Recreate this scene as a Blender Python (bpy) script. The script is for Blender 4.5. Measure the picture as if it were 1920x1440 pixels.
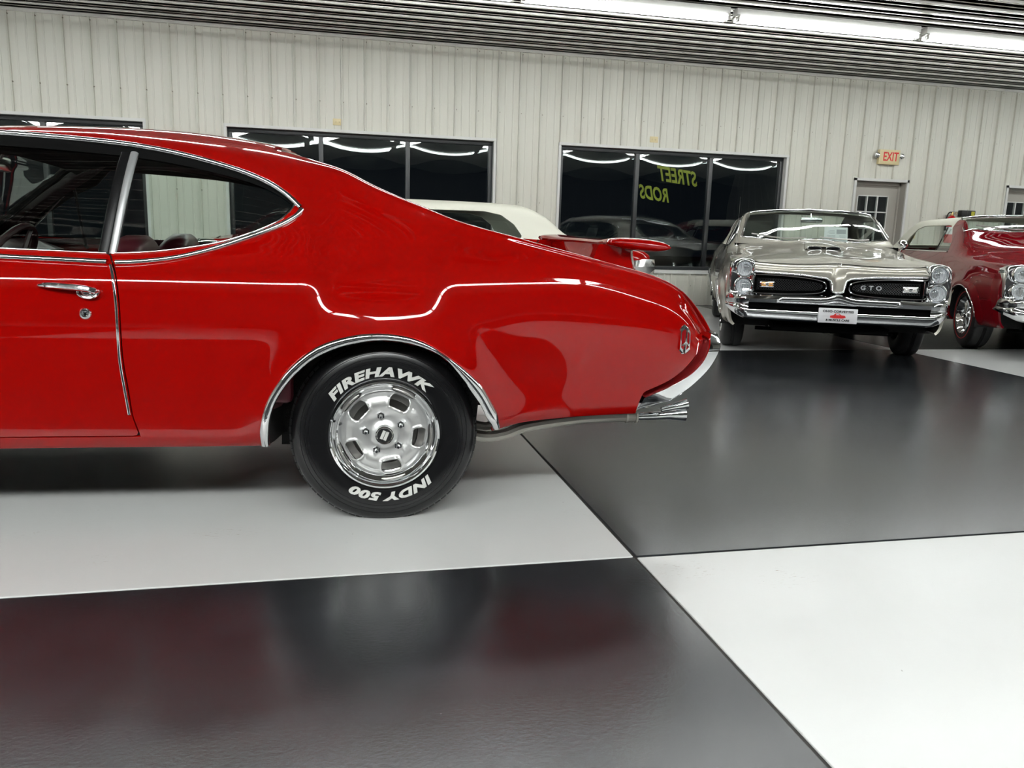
import bpy, bmesh, math, random
import numpy as np
from mathutils import Matrix, Vector
random.seed(7); rng = np.random.default_rng(7)
for o in list(bpy.data.objects): bpy.data.objects.remove(o)
SC = bpy.context.scene; COL = SC.collection; PI = math.pi

# ---------------------------------------------------------------- camera, world, exposure
# World frame = the room: x runs along the back wall, y points through it (the wall face is y = 0), z is up.
F_PX, PITCH, ROLL, WALL_YAW, CAM_D, CAM_H = 1500.0, math.radians(10.812), math.radians(1.737), math.radians(13.092), 11.736, 1.04
def to_room(v):
    c, s = math.cos(WALL_YAW), math.sin(WALL_YAW)
    return np.array([v[0]*c + v[1]*s, -v[0]*s + v[1]*c, v[2]])
_cp, _sp, _cr, _sr = math.cos(PITCH), math.sin(PITCH), math.cos(ROLL), math.sin(ROLL)
_up0 = np.array([0, _sp, _cp])
CAM_R = to_room(_cr*np.array([1, 0, 0.]) + _sr*_up0)
CAM_U = to_room(-_sr*np.array([1, 0, 0.]) + _cr*_up0)
CAM_F = to_room(np.array([0, _cp, -_sp]))
CAM_P = np.array([-CAM_D*math.sin(WALL_YAW), -CAM_D*math.cos(WALL_YAW), CAM_H])
cam_data = bpy.data.cameras.new('camera'); cam = bpy.data.objects.new('camera', cam_data); COL.objects.link(cam)
cam_data.sensor_width = 36; cam_data.lens = F_PX/1920*36; cam_data.clip_start = .05; cam_data.clip_end = 200
_m = Matrix.Identity(4)
for i in range(3):
    _m[i][0] = CAM_R[i]; _m[i][1] = CAM_U[i]; _m[i][2] = -CAM_F[i]; _m[i][3] = CAM_P[i]
cam.matrix_world = _m
SC.camera = cam
def ray(x, y): return CAM_F + (x-960)/F_PX*CAM_R - (y-720)/F_PX*CAM_U
def on_z(x, y, z=0.): t = ray(x, y); return CAM_P + t*((z-CAM_P[2])/t[2])
def on_plane(x, y, O, n): t = ray(x, y); return CAM_P + t*(float((np.asarray(O)-CAM_P)@n)/float(n@t))

world = bpy.data.worlds.new('night'); SC.world = world; world.use_nodes = True
world.node_tree.nodes['Background'].inputs[0].default_value = (.012, .016, .024, 1)
world.node_tree.nodes['Background'].inputs[1].default_value = .25
SC.view_settings.view_transform = 'Standard'; SC.view_settings.look = 'None'
SC.view_settings.exposure = 0.0; SC.view_settings.gamma = 1; SC.view_settings.use_curve_mapping = False
TUBE_POWER = 39.0

# ---------------------------------------------------------------- materials
MAT = {}
def mat(name, base=(.8, .8, .8), rough=.5, metal=0., coat=0., coat_r=.03, spec=.5, emit=None, estr=0., trans=0., ior=1.5, fn=None):
    if name in MAT: return MAT[name]
    m = bpy.data.materials.new(name); m.use_nodes = True; nt = m.node_tree
    b = nt.nodes['Principled BSDF']
    b.inputs['Base Color'].default_value = (*base, 1); b.inputs['Roughness'].default_value = rough
    b.inputs['Metallic'].default_value = metal; b.inputs['Coat Weight'].default_value = coat
    b.inputs['Coat Roughness'].default_value = coat_r; b.inputs['Specular IOR Level'].default_value = spec
    b.inputs['Transmission Weight'].default_value = trans; b.inputs['IOR'].default_value = ior
    if emit: b.inputs['Emission Color'].default_value = (*emit, 1); b.inputs['Emission Strength'].default_value = estr
    if fn: fn(nt, b)
    MAT[name] = m
    return m
def N(nt, typ, **kw):
    n = nt.nodes.new(typ)
    for k, v in kw.items():
        if k.startswith('i_'):
            key = k[2:]; n.inputs[int(key) if key.isdigit() else key].default_value = v
        else: setattr(n, k, v)
    return n
def L(nt, a, b): nt.links.new(a, b)
def noise(nt, scale, detail=4, rough=.5, dist=0., vec=None, stretch=None):
    tc = N(nt, 'ShaderNodeTexCoord'); src = tc.outputs['Object']
    if stretch:
        mp = N(nt, 'ShaderNodeMapping'); mp.inputs['Scale'].default_value = stretch; L(nt, src, mp.inputs[0]); src = mp.outputs[0]
    n = N(nt, 'ShaderNodeTexNoise'); n.inputs['Scale'].default_value = scale; n.inputs['Detail'].default_value = detail
    n.inputs['Roughness'].default_value = rough; n.inputs['Distortion'].default_value = dist
    L(nt, src, n.inputs['Vector']); return n.outputs['Fac']
def ramp(nt, fac, stops):
    r = N(nt, 'ShaderNodeValToRGB'); e = r.color_ramp.elements
    while len(e) < len(stops): e.new(.5)
    for k, (p, c) in enumerate(stops):
        e[k].position = p; e[k].color = (*c, 1) if len(c) == 3 else c
    L(nt, fac, r.inputs[0]); return r.outputs[0]
def mix(nt, fac, a, b):
    m = N(nt, 'ShaderNodeMix', data_type='RGBA')
    for k, v in ((0, fac), (6, a), (7, b)):
        if isinstance(v, (tuple, float, int)): m.inputs[k].default_value = v if not isinstance(v, tuple) else (*v, 1)
        else: L(nt, v, m.inputs[k])
    return m.outputs[2]
def bump(nt, b, h, strength=.1, dist=.01):
    n = N(nt, 'ShaderNodeBump'); n.inputs['Strength'].default_value = strength; n.inputs['Distance'].default_value = dist
    L(nt, h, n.inputs['Height']); L(nt, n.outputs[0], b.inputs['Normal']); return n
def maprange(nt, v, a, b, c, d):
    n = N(nt, 'ShaderNodeMapRange'); L(nt, v, n.inputs[0])
    for k, x in zip((1, 2, 3, 4), (a, b, c, d)): n.inputs[k].default_value = x
    return n.outputs[0]

def _wall(nt, b):
    f = noise(nt, 1.2, 3, stretch=(3, 3, .35)); L(nt, ramp(nt, f, [(.3, (.585, .575, .505)), (.7, (.645, .635, .565))]), b.inputs['Base Color'])
mat('wall_paint', rough=.38, fn=_wall)
def _ceil(nt, b):
    f = noise(nt, .8, 3, stretch=(.25, 3, 3)); L(nt, ramp(nt, f, [(.3, (.60, .59, .54)), (.7, (.66, .65, .60))]), b.inputs['Base Color'])
mat('ceiling_paint', rough=.3, fn=_ceil)
mat('wall_dark', (.035, .035, .036), .45)
mat('trim_white', (.62, .62, .60), .35)
mat('screw', (.30, .27, .22), .4, .6)
def scuff(nt, P, rx, ry, scale, cut):
    # scratches inside a small oval at a spot on the floor
    tc = N(nt, 'ShaderNodeTexCoord'); sb = N(nt, 'ShaderNodeVectorMath', operation='SUBTRACT'); sb.inputs[1].default_value = tuple(P); L(nt, tc.outputs['Object'], sb.inputs[0])
    ml = N(nt, 'ShaderNodeVectorMath', operation='MULTIPLY'); ml.inputs[1].default_value = (1/rx, 1/ry, 1); L(nt, sb.outputs[0], ml.inputs[0])
    ln = N(nt, 'ShaderNodeVectorMath', operation='LENGTH'); L(nt, ml.outputs[0], ln.inputs[0]); inside = maprange(nt, ln.outputs['Value'], .4, 1., 1., 0.)
    n = noise(nt, scale, 5, .65, .2, stretch=(1.2, 14, 1)); th = ramp(nt, n, [(cut, (0, 0, 0)), (cut+.03, (1, 1, 1))])
    m = N(nt, 'ShaderNodeMath', operation='MULTIPLY'); L(nt, inside, m.inputs[0]); L(nt, th, m.inputs[1]); return m.outputs[0]
def _black_floor(nt, b):
    st = noise(nt, 2.2, 6, .62, 1.2); sp = noise(nt, 38, 3, .7); sc = noise(nt, 14, 8, .72, .4, stretch=(1, 7, 1))
    col = ramp(nt, st, [(.35, (.0125, .014, .0155)), (.7, (.022, .024, .028))])
    col = mix(nt, ramp(nt, sp, [(.78, (0, 0, 0)), (.82, (1, 1, 1))]), col, (.10, .095, .09))
    scr = ramp(nt, sc, [(.70, (0, 0, 0)), (.72, (1, 1, 1))])
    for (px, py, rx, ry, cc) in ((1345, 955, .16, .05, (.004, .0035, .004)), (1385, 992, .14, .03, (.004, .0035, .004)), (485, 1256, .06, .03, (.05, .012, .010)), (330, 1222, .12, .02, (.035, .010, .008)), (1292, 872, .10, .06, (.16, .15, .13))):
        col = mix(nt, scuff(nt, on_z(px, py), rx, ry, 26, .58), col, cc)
    col = mix(nt, scr, col, (.006, .004, .004)); L(nt, col, b.inputs['Base Color'])
    bump(nt, b, noise(nt, 95, 5, .6), .10, .003)
mat('floor_black', rough=.22, spec=.5, fn=_black_floor)
def _white_floor(nt, b):
    st = noise(nt, 1.6, 5, .6, .8); 
    dr = noise(nt, 55, 2, .5)
    col = ramp(nt, st, [(.2, (.585, .59, .575)), (.8, (.61, .62, .61))])
    for (px, py, rx, ry) in ((1282, 1068, .17, .10), (1468, 1082, .13, .09), (178, 1050, .08, .05), (420, 1000, .16, .06), (1100, 960, .14, .06), (60, 1000, .08, .05)):
        col = mix(nt, scuff(nt, on_z(px, py), rx, ry, 24, .63), col, (.24, .17, .10))
    col = mix(nt, ramp(nt, dr, [(.76, (0, 0, 0)), (.80, (.8, .8, .8))]), col, (.33, .32, .30))
    L(nt, col, b.inputs['Base Color'])
    bump(nt, b, noise(nt, 80, 4, .6), .06, .003)
mat('floor_white', rough=.25, fn=_white_floor)
mat('floor_joint', (.02, .018, .016), .7)
mat('alu_black', (.018, .02, .022), .35)
mat('asphalt', (.03, .03, .032), .8)
mat('chrome', (.86, .87, .88), .045, 1.0)
mat('chrome_soft', (.78, .79, .80), .16, 1.0)
mat('stainless', (.72, .73, .74), .28, .75)
mat('steel_dull', (.45, .44, .42), .42, 1.0)
mat('galv', (.55, .53, .48), .5, .7)
def _paint(c):
    def fn(nt, b):
        bump(nt, b, noise(nt, 7, 2), .012, .02)
    return fn
mat('paint_red', (.262, .0012, .0006), .5, coat=1., coat_r=.012, spec=.0, fn=_paint(0))
mat('paint_silver', (.50, .475, .405), .32, .6, coat=1., coat_r=.02)
mat('paint_maroon', (.135, .002, .005), .5, .0, spec=.0, coat=1., coat_r=.02)
mat('paint_dark', (.012, .015, .014), .3, coat=1., coat_r=.03)
mat('red_under', (.28, .002, .003), .45)
mat('rubber', (.008, .008, .0085), .5)
mat('rubber_gloss', (.005, .005, .0055), .24)
mat('letter_white', (.56, .56, .53), .6)
mat('black', (.004, .004, .004), .9, spec=.06)
mat('liner', (.010, .010, .010), .75, fn=lambda nt, b: bump(nt, b, noise(nt, 160, 3), .6, .01))
mat('maroon_vinyl', (.075, .010, .016), .36)
mat('maroon_dark', (.022, .006, .008), .5)
mat('vinyl_white', (.66, .65, .56), .55)
mat('vinyl_black', (.022, .024, .025), .5)
mat('cream', (.66, .56, .32), .4)
mat('sign_red', (.62, .02, .02), .4)
mat('sign_black', (.01, .01, .01), .5)
mat('paper', (.80, .80, .82), .6)
mat('print_grey', (.42, .42, .45), .6)
mat('print_red', (.55, .12, .10), .6)
mat('yellow_paint', (.42, .39, .03), .5)
mat('ext_red', (.55, .01, .015), .25, coat=.5)
mat('brass', (.6, .45, .2), .3, 1.)
mat('door_grey', (.36, .34, .30), .4)
mat('amber', (.75, .33, .06), .15, coat=1.)
mat('lamp_white', (.75, .72, .68), .15, coat=1.)
mat('reflector', (.90, .91, .92), .4, .25)
mat('grille_bar', (.05, .05, .052), .3, .6)
mat('lamp_ribs', (.80, .82, .84), .15, .6)
mat('lens_red', (.28, .004, .006), .12, coat=1.)
mat('disc_metal', (.66, .66, .65), .33, .7)
mat('beige_vinyl', (.42, .37, .28), .5)
mat('tube', (.9, .9, .9), .5, emit=(.965, 1., .99), estr=TUBE_POWER)
mat('fixture_white', (.72, .72, .70), .35)
def glass_mat(name, tint, f0):
    """thin sheet: Schlick reflection, the same from both faces"""
    m = bpy.data.materials.new(name); m.use_nodes = True; nt = m.node_tree; nt.nodes.clear()
    out = N(nt, 'ShaderNodeOutputMaterial'); t = N(nt, 'ShaderNodeBsdfTransparent'); t.inputs[0].default_value = (*tint, 1)
    g = N(nt, 'ShaderNodeBsdfGlossy'); g.inputs['Roughness'].default_value = 0.0; g.inputs[0].default_value = (1, 1, 1, 1)
    ge = N(nt, 'ShaderNodeNewGeometry'); dp = N(nt, 'ShaderNodeVectorMath', operation='DOT_PRODUCT'); L(nt, ge.outputs['Normal'], dp.inputs[0]); L(nt, ge.outputs['Incoming'], dp.inputs[1])
    ab = N(nt, 'ShaderNodeMath', operation='ABSOLUTE'); L(nt, dp.outputs['Value'], ab.inputs[0])
    iv = N(nt, 'ShaderNodeMath', operation='SUBTRACT', use_clamp=True); iv.inputs[0].default_value = 1.; L(nt, ab.outputs[0], iv.inputs[1])
    pw = N(nt, 'ShaderNodeMath', operation='POWER'); pw.inputs[1].default_value = 5.; L(nt, iv.outputs[0], pw.inputs[0])
    fr = N(nt, 'ShaderNodeMath', operation='MULTIPLY_ADD', use_clamp=True); fr.inputs[1].default_value = 1-f0; fr.inputs[2].default_value = f0; L(nt, pw.outputs[0], fr.inputs[0])
    mx = N(nt, 'ShaderNodeMixShader'); L(nt, fr.outputs[0], mx.inputs[0]); L(nt, t.outputs[0], mx.inputs[1]); L(nt, g.outputs[0], mx.inputs[2]); L(nt, mx.outputs[0], out.inputs[0])
    MAT[name] = m
glass_mat('pane_glass', (.80, .86, .84), .055)
glass_mat('car_glass', (.84, .91, .87), .07)
glass_mat('lamp_glass', (.96, .97, .98), .06)

# ---------------------------------------------------------------- mesh helpers
class MB:
    def __init__(s): s.v = []; s.f = []
    def add(s, V, Fs):
        k = len(s.v); s.v += [tuple(map(float, p)) for p in V]; s.f += [tuple(int(i)+k for i in f) for f in Fs]; return s
    def box(s, x0, x1, y0, y1, z0, z1, bev=0.):
        if bev <= 0:
            V = [(x, y, z) for z in (z0, z1) for y in (y0, y1) for x in (x0, x1)]
            return s.add(V, [(0, 2, 3, 1), (4, 5, 7, 6), (0, 1, 5, 4), (2, 6, 7, 3), (0, 4, 6, 2), (1, 3, 7, 5)])
        bm = bmesh.new(); bmesh.ops.create_cube(bm, size=1)
        for v in bm.verts: v.co = ((x0+x1)/2+v.co.x*(x1-x0), (y0+y1)/2+v.co.y*(y1-y0), (z0+z1)/2+v.co.z*(z1-z0))
        b = min(bev, .49*min(abs(x1-x0), abs(y1-y0), abs(z1-z0)))
        bmesh.ops.bevel(bm, geom=bm.edges[:], offset=b, segments=2, profile=.5, affect='EDGES')
        bm.verts.index_update(); s.add([v.co[:] for v in bm.verts], [[v.index for v in f.verts] for f in bm.faces]); bm.free(); return s
    def tube(s, path, r, n=8, caps=True, closed=False):
        P = np.asarray(path, float); m = len(P); R = np.full(m, r) if np.isscalar(r) else np.asarray(r, float)
        T = np.gradient(P, axis=0) if not closed else np.roll(P, -1, 0)-np.roll(P, 1, 0)
        T /= np.linalg.norm(T, axis=1)[:, None]+1e-12
        up = np.array([0, 0, 1.]) if abs(T[0][2]) < .9 else np.array([1., 0, 0]); u = np.cross(T[0], up); u /= np.linalg.norm(u)
        V = []
        for i in range(m):
            u = u-T[i]*(u@T[i]); u /= np.linalg.norm(u)+1e-12; w = np.cross(T[i], u)
            for k in range(n): a = 2*PI*k/n; V.append(P[i]+R[i]*(math.cos(a)*u+math.sin(a)*w))
        Fs = [(i*n+k, i*n+(k+1) % n, ((i+1) % m)*n+(k+1) % n, ((i+1) % m)*n+k) for i in range(m if closed else m-1) for k in range(n)]
        if caps and not closed: Fs += [tuple(range(n))[::-1], tuple((m-1)*n+k for k in range(n))]
        return s.add(V, Fs)
    def lathe(s, prof, n=48, O=(0, 0, 0), ax='y', closed=False):
        """prof: (radius, along-axis); axis y: angle runs clockwise from +z seen from -y"""
        V = []
        for r, h in prof:
            for k in range(n):
                a = 2*PI*k/n; c, d = r*math.sin(a), r*math.cos(a)
                V.append({'y': (O[0]+c, O[1]+h, O[2]+d), 'z': (O[0]+c, O[1]+d, O[2]+h), 'x': (O[0]+h, O[1]+c, O[2]+d)}[ax])
        m = len(prof)
        Fs = [(i*n+k, i*n+(k+1) % n, ((i+1) % m)*n+(k+1) % n, ((i+1) % m)*n+k) for i in range(m if closed else m-1) for k in range(n)]
        return s.add(V, Fs)
    def prism(s, poly, d0, d1, ax='y', n_caps=True):
        """poly in the two other axes (order x,y,z without ax), extruded along ax from d0 to d1"""
        def pt(a, b, d): return {'y': (a, d, b), 'z': (a, b, d), 'x': (d, a, b)}[ax]
        n = len(poly); V = [pt(a, b, d0) for a, b in poly]+[pt(a, b, d1) for a, b in poly]
        Fs = [(i, (i+1) % n, n+(i+1) % n, n+i) for i in range(n)]
        if n_caps: Fs += [tuple(range(n))[::-1], tuple(range(n, 2*n))]
        return s.add(V, Fs)
    def loft(s, rings, closed=True, caps=True):
        n = len(rings[0]); V = [p for r in rings for p in r]; m = len(rings)
        Fs = [(i*n+k, i*n+(k+1) % n, (i+1)*n+(k+1) % n, (i+1)*n+k) for i in range(m-1) for k in range(n if closed else n-1)]
        if caps and closed: Fs += [tuple(range(n))[::-1], tuple((m-1)*n+k for k in range(n))]
        return s.add(V, Fs)
    def xform(s, M):
        s.v = [tuple(M @ Vector(p)) for p in s.v]; return s
    def build(s, name, m, parent=None, smooth=35, fixn=True, **kw):
        return link_mesh(name, s.v, s.f, m, parent, smooth, fixn, **kw)
def link_mesh(name, V, Fs, m, parent=None, smooth=35, fixn=True, **kw):
    me = bpy.data.meshes.new(name); me.from_pydata([tuple(p) for p in V], [], [tuple(f) for f in Fs])
    if fixn:
        bm = bmesh.new(); bm.from_mesh(me); bmesh.ops.recalc_face_normals(bm, faces=bm.faces[:]); bm.to_mesh(me); bm.free()
    me.materials.append(MAT[m])
    if smooth:
        me.polygons.foreach_set('use_smooth', [True]*len(me.polygons))
        if smooth < 180: me.set_sharp_from_angle(angle=math.radians(smooth))
    return link(name, me, parent, **kw)
def link(name, data, parent=None, **kw):
    o = bpy.data.objects.new(name, data); COL.objects.link(o)
    if parent is not None: o.parent = parent
    return tag(o, **kw)
def tag(o, label=None, cat=None, group=None, kind=None):
    if label: o['label'] = label
    if cat: o['category'] = cat
    if group: o['group'] = group
    if kind: o['kind'] = kind
    return o
def empty(name, loc=(0, 0, 0), rz=0., parent=None, **kw):
    o = bpy.data.objects.new(name, None); COL.objects.link(o); o.location = loc; o.rotation_euler = (0, 0, rz)
    o.empty_display_size = .1
    if parent is not None: o.parent = parent
    return tag(o, **kw)
def copy_tree(o, parent=None):
    c = o.copy(); COL.objects.link(c)
    if parent is not None: c.parent = parent
    for ch in list(o.children): copy_tree(ch, c)
    return c
def text_mesh(txt, size=1., bold=0., shear=0., extrude=0., spacing=1.):
    """letters as (verts, faces); origin at the middle of the line's baseline"""
    cu = bpy.data.curves.new('t', 'FONT'); cu.body = txt; cu.size = size; cu.offset = bold; cu.shear = shear
    cu.extrude = extrude; cu.align_x = 'CENTER'; cu.space_character = spacing; cu.resolution_u = 3
    o = bpy.data.objects.new('t', cu); COL.objects.link(o)
    dg = bpy.context.evaluated_depsgraph_get(); me = bpy.data.meshes.new_from_object(o.evaluated_get(dg))
    V = np.array([v.co[:] for v in me.vertices]); Fs = [tuple(p.vertices) for p in me.polygons]
    bpy.data.objects.remove(o); bpy.data.meshes.remove(me); bpy.data.curves.remove(cu)
    return V, Fs
def pchip(xs, ys):
    x = np.asarray(xs, float); y = np.asarray(ys, float); h = np.diff(x); dl = np.diff(y)/h; n = len(x); dd = np.zeros(n)
    if n == 2: dd[:] = dl[0]
    else:
        for i in range(1, n-1):
            if dl[i-1]*dl[i] > 0:
                w1, w2 = 2*h[i]+h[i-1], h[i]+2*h[i-1]; dd[i] = (w1+w2)/(w1/dl[i-1]+w2/dl[i])
        dd[0], dd[-1] = dl[0], dl[-1]
    def ev(q):
        q = np.clip(np.asarray(q, float), x[0], x[-1]); i = np.clip(np.searchsorted(x, q, side='right')-1, 0, n-2); t = (q-x[i])/h[i]
        return (1+2*t)*(1-t)**2*y[i]+t*(1-t)**2*h[i]*dd[i]+t*t*(3-2*t)*y[i+1]+t*t*(t-1)*h[i]*dd[i+1]
    return ev
def smooth_poly(P, n=8, closed=True):
    """Catmull-Rom resample of 2-D / 3-D points"""
    P = np.asarray(P, float); m = len(P); out = []
    for i in range(m if closed else m-1):
        g = lambda k: P[k % m] if closed else P[min(max(k, 0), m-1)]
        a, b, c, d = g(i-1), g(i), g(i+1), g(i+2)
        for t in np.linspace(0, 1, n, endpoint=False):
            out.append(.5*((2*b)+(c-a)*t+(2*a-5*b+4*c-d)*t*t+(3*b-a-3*c+d)*t**3))
    if not closed: out.append(P[-1])
    return np.array(out)
def sdf(poly, X, Z):
    """signed distance to a closed polygon, positive inside"""
    X = np.asarray(X, float); Z = np.asarray(Z, float); P = np.asarray(poly, float); d = np.full(X.shape, 1e9); ins = np.zeros(X.shape, bool)
    for i in range(len(P)):
        a, b = P[i-1], P[i]; e = b-a; L2 = e@e
        if L2 < 1e-14: continue
        t = np.clip(((X-a[0])*e[0]+(Z-a[1])*e[1])/L2, 0, 1); d = np.minimum(d, np.hypot(X-a[0]-t*e[0], Z-a[1]-t*e[1]))
        cr = (a[1] > Z) != (b[1] > Z)
        if a[1] != b[1]: ins ^= cr & (X < (b[0]-a[0])*(Z-a[1])/(b[1]-a[1])+a[0])
    return np.where(ins, d, -d)
def clip(V, Fs, field):
    """keep the part of a mesh where field(V) >= 0; V rows are x,y,z(,v...)"""
    V = np.asarray(V, float); D = np.asarray(field(V), float); D = np.where(np.abs(D) < 1e-6, 1e-6, D); pos = D > 0
    newV = list(V); cache = {}; out = []
    def cut(i, j):
        k = (i, j) if i < j else (j, i)
        if k not in cache:
            t = D[k[0]]/(D[k[0]]-D[k[1]]); newV.append(V[k[0]]+(V[k[1]]-V[k[0]])*t); cache[k] = len(newV)-1
        return cache[k]
    for f in Fs:
        q = [pos[i] for i in f]
        if all(q): out.append(f); continue
        if not any(q): continue
        r = []
        for a in range(len(f)):
            i, j = f[a], f[(a+1) % len(f)]
            if pos[i]: r.append(i)
            if pos[i] != pos[j]: r.append(cut(i, j))
        if len(r) >= 3: out.append(tuple(r))
    return compact(np.array(newV), out)
def compact(V, Fs):
    used = np.zeros(len(V), bool)
    for f in Fs: used[list(f)] = True
    idx = np.cumsum(used)-1
    return V[used], [tuple(int(idx[i]) for i in f) for f in Fs]
def skirt(V, Fs, depth, only=None):
    """fold the open border inwards so a sheet shows its thickness; returns new mesh with border walls"""
    bm = bmesh.new(); vs = [bm.verts.new(p[:3]) for p in V]
    for f in Fs:
        try: bm.faces.new([vs[i] for i in f])
        except ValueError: pass
    bmesh.ops.remove_doubles(bm, verts=bm.verts[:], dist=1e-5)
    bm.normal_update()
    be = [e for e in bm.edges if len(e.link_faces) == 1 and (only is None or (only(e.verts[0].co) and only(e.verts[1].co)))]
    nrm = {v: v.normal.copy() for e in be for v in e.verts}
    r = bmesh.ops.extrude_edge_only(bm, edges=be)
    mp = {}
    for g in r['geom']:
        if isinstance(g, bmesh.types.BMVert):
            src = min((w for w in nrm), key=lambda w: (w.co-g.co).length_squared) if False else None
            mp[g] = None
    # pair each new vert with its source through the connecting edge
    for g in mp:
        for e in g.link_edges:
            o = e.other_vert(g)
            if o in nrm and o not in mp: g.co = o.co-nrm[o]*depth; break
    bm.verts.index_update()
    A = [v.co[:] for v in bm.verts]; B = [tuple(v.index for v in f.verts) for f in bm.faces]; bm.free()
    return A, B
# ---------------------------------------------------------------- the room
RX0, RX1, RY0, CEIL = -15.3, 15.3, -22.2, 3.5
RIB, RIB0 = .3048, -6.4078
WINS = [(-8.50, -4.90), (-3.952, -.337), (.581, 4.225)]; WZ0, WZ1 = .50, 2.30
DOORS = [(5.41, 6.39), (8.256, 9.236)]; DZ1 = 2.02
HOLES = [(a, b, WZ0, WZ1) for a, b in WINS]+[(a, b, 0., DZ1) for a, b in DOORS]

# floor: joint bed with big painted squares let into it
bed = MB().box(RX0-.3, RX1+.3, RY0-.3, .3, -.12, -.004); floor = bed.build('floor', 'floor_joint', smooth=0, kind='structure', label='black and white checkered epoxy floor of large squares')
TX, TY = 4.54, 4.5
for i in range(-4, 5):
    for j in range(-4, 4):
        x0, x1 = -1.685+i*TX, -1.685+(i+1)*TX; y0, y1 = -9.11+j*TY, -9.11+(j+1)*TY
        x0, x1, y0, y1 = max(x0, RX0), min(x1, RX1), max(y0, RY0), min(y1, .02)
        if x1-x0 < .1 or y1-y0 < .15: continue
        g = .005; m = MB().box(x0+g, x1-g, y0+g, y1-g, -.05, 0., .003)
        m.build('floor_tile', 'floor_black' if (i+j) % 2 == 0 else 'floor_white', floor, smooth=0)
# wall cores
def wall_core(name, boxes, label):
    m = MB()
    for b in boxes: m.box(*b)
    return m.build(name, 'wall_paint', smooth=0, kind='structure', label=label)
xs = sorted({RX0-.3, RX1+.3, *[h[0] for h in HOLES], *[h[1] for h in HOLES]}); boxes = []
for a, b in zip(xs, xs[1:]):
    hs = [h for h in HOLES if h[0] < (a+b)/2 < h[1]]
    if not hs: boxes.append((a, b, .004, .26, 0, CEIL+.1)); continue
    h = hs[0]
    if h[2] > 0: boxes.append((a, b, .004, .26, 0, h[2]))
    boxes.append((a, b, .004, .26, h[3], CEIL+.1))
wall_back = wall_core('wall_back', boxes, 'off-white ribbed metal wall with dark windows behind the cars')
wall_left = wall_core('wall_left', [(RX0-.3, RX0, RY0, .0, 0, CEIL+.1)], 'off-white ribbed metal side wall on the left')
wall_right = wall_core('wall_right', [(RX1, RX1+.3, RY0, .0, 0, CEIL+.1)], 'off-white ribbed metal side wall on the right')
wall_front = wall_core('wall_front', [(RX0-.3, RX1+.3, RY0-.3, RY0, 0, CEIL+.1)], 'dark metal wall behind the viewer')
wall_front.data.materials[0] = MAT['wall_dark']
PROF = [(0, .028), (.012, .028), (.017, 0), (.084, 0), (.089, .005), (.102, .005), (.107, 0), (.197, 0), (.202, .005), (.215, .005), (.220, 0), (.2878, 0), (.2928, .028), (.3048, .028)]
def prof_slice(a, b):
    X = [p[0] for p in PROF]; Y = [p[1] for p in PROF]
    pts = [(a, float(np.interp(a, X, Y)))]+[p for p in PROF if a < p[0] < b]+[(b, float(np.interp(b, X, Y)))]
    return pts
_pc = {}
def panel_piece(k, a, b, z0, z1):
    """one strip between two ribs; a,b inside the strip"""
    key = (round(a, 4), round(b, 4), round(z0, 3), round(z1, 3))
    if key not in _pc:
        g = .0012; pts = prof_slice(a+g, b-g); V = []; Fs = []; n = len(pts)
        for z in (z0, z1):
            for s, d in pts: V.append((s, -d, z))
        for i in range(n-1): Fs.append((i, i+1, n+i+1, n+i))
        V += [(pts[0][0], .004, z0), (pts[0][0], .004, z1), (pts[-1][0], .004, z0), (pts[-1][0], .004, z1)]; e = 2*n
        Fs += [(e, 0, n, e+1), (n-1, e+2, e+3, 2*n-1)]
        me = bpy.data.meshes.new('wall_panel'); me.from_pydata(V, [], Fs); me.materials.append(MAT['wall_paint']); _pc[key] = me
    o = link('wall_panel', _pc[key], wall_back); o.location = (RIB0+k*RIB, 0, 0); return o
for k in range(-29, 71):
    s0, s1 = RIB0+k*RIB, RIB0+(k+1)*RIB
    if s0 < RX0 or s1 > RX1: continue
    cuts = sorted({s0, s1, *[e for h in HOLES for e in h[:2] if s0+.002 < e < s1-.002]})
    for a, b in zip(cuts, cuts[1:]):
        hs = [h for h in HOLES if h[0] < (a+b)/2 < h[1]]
        if not hs: panel_piece(k, a-s0, b-s0, .015, CEIL); continue
        h = hs[0]; panel_piece(k, a-s0, b-s0, h[3], CEIL)
        if h[2] > 0: panel_piece(k, a-s0, b-s0, .015, h[2])
sm = MB()
for k in range(-28, 70):
    for z in (2.66, 1.45, .3, 3.44):
        s = RIB0+k*RIB+.017
        if any(h[0]-.05 < s < h[1]+.05 and h[2]-.05 < z < h[3]+.05 for h in HOLES): continue
        sm.lathe([(.0001, -.030), (.005, -.029), (.008, -.024), (.009, -.004)], 6, (s, 0, z))
sm.build('wall_screws', 'screw', wall_back, kind='stuff')
# the other walls carry the same ribs in one relief each
for nm, par in (('left', wall_left), ('right', wall_right), ('front', wall_front)):
    m = MB(); span = abs(RY0) if nm != 'front' else RX1-RX0
    for k in range(int(span/RIB)):
        t = k*RIB
        for q in ((0, .013), (.2918, .3048)):
            a, b = t+q[0], t+q[1]
            if nm == 'left': m.box(RX0, RX0+.02, RY0+a, RY0+b, 0, CEIL)
            elif nm == 'right': m.box(RX1-.02, RX1, RY0+a, RY0+b, 0, CEIL)
            else: m.box(RX0+a, RX0+b, RY0, RY0+.02, 0, CEIL)
    m.build('wall_ribs', 'wall_paint' if nm != 'front' else 'wall_dark', par, smooth=0, kind='stuff')
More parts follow.
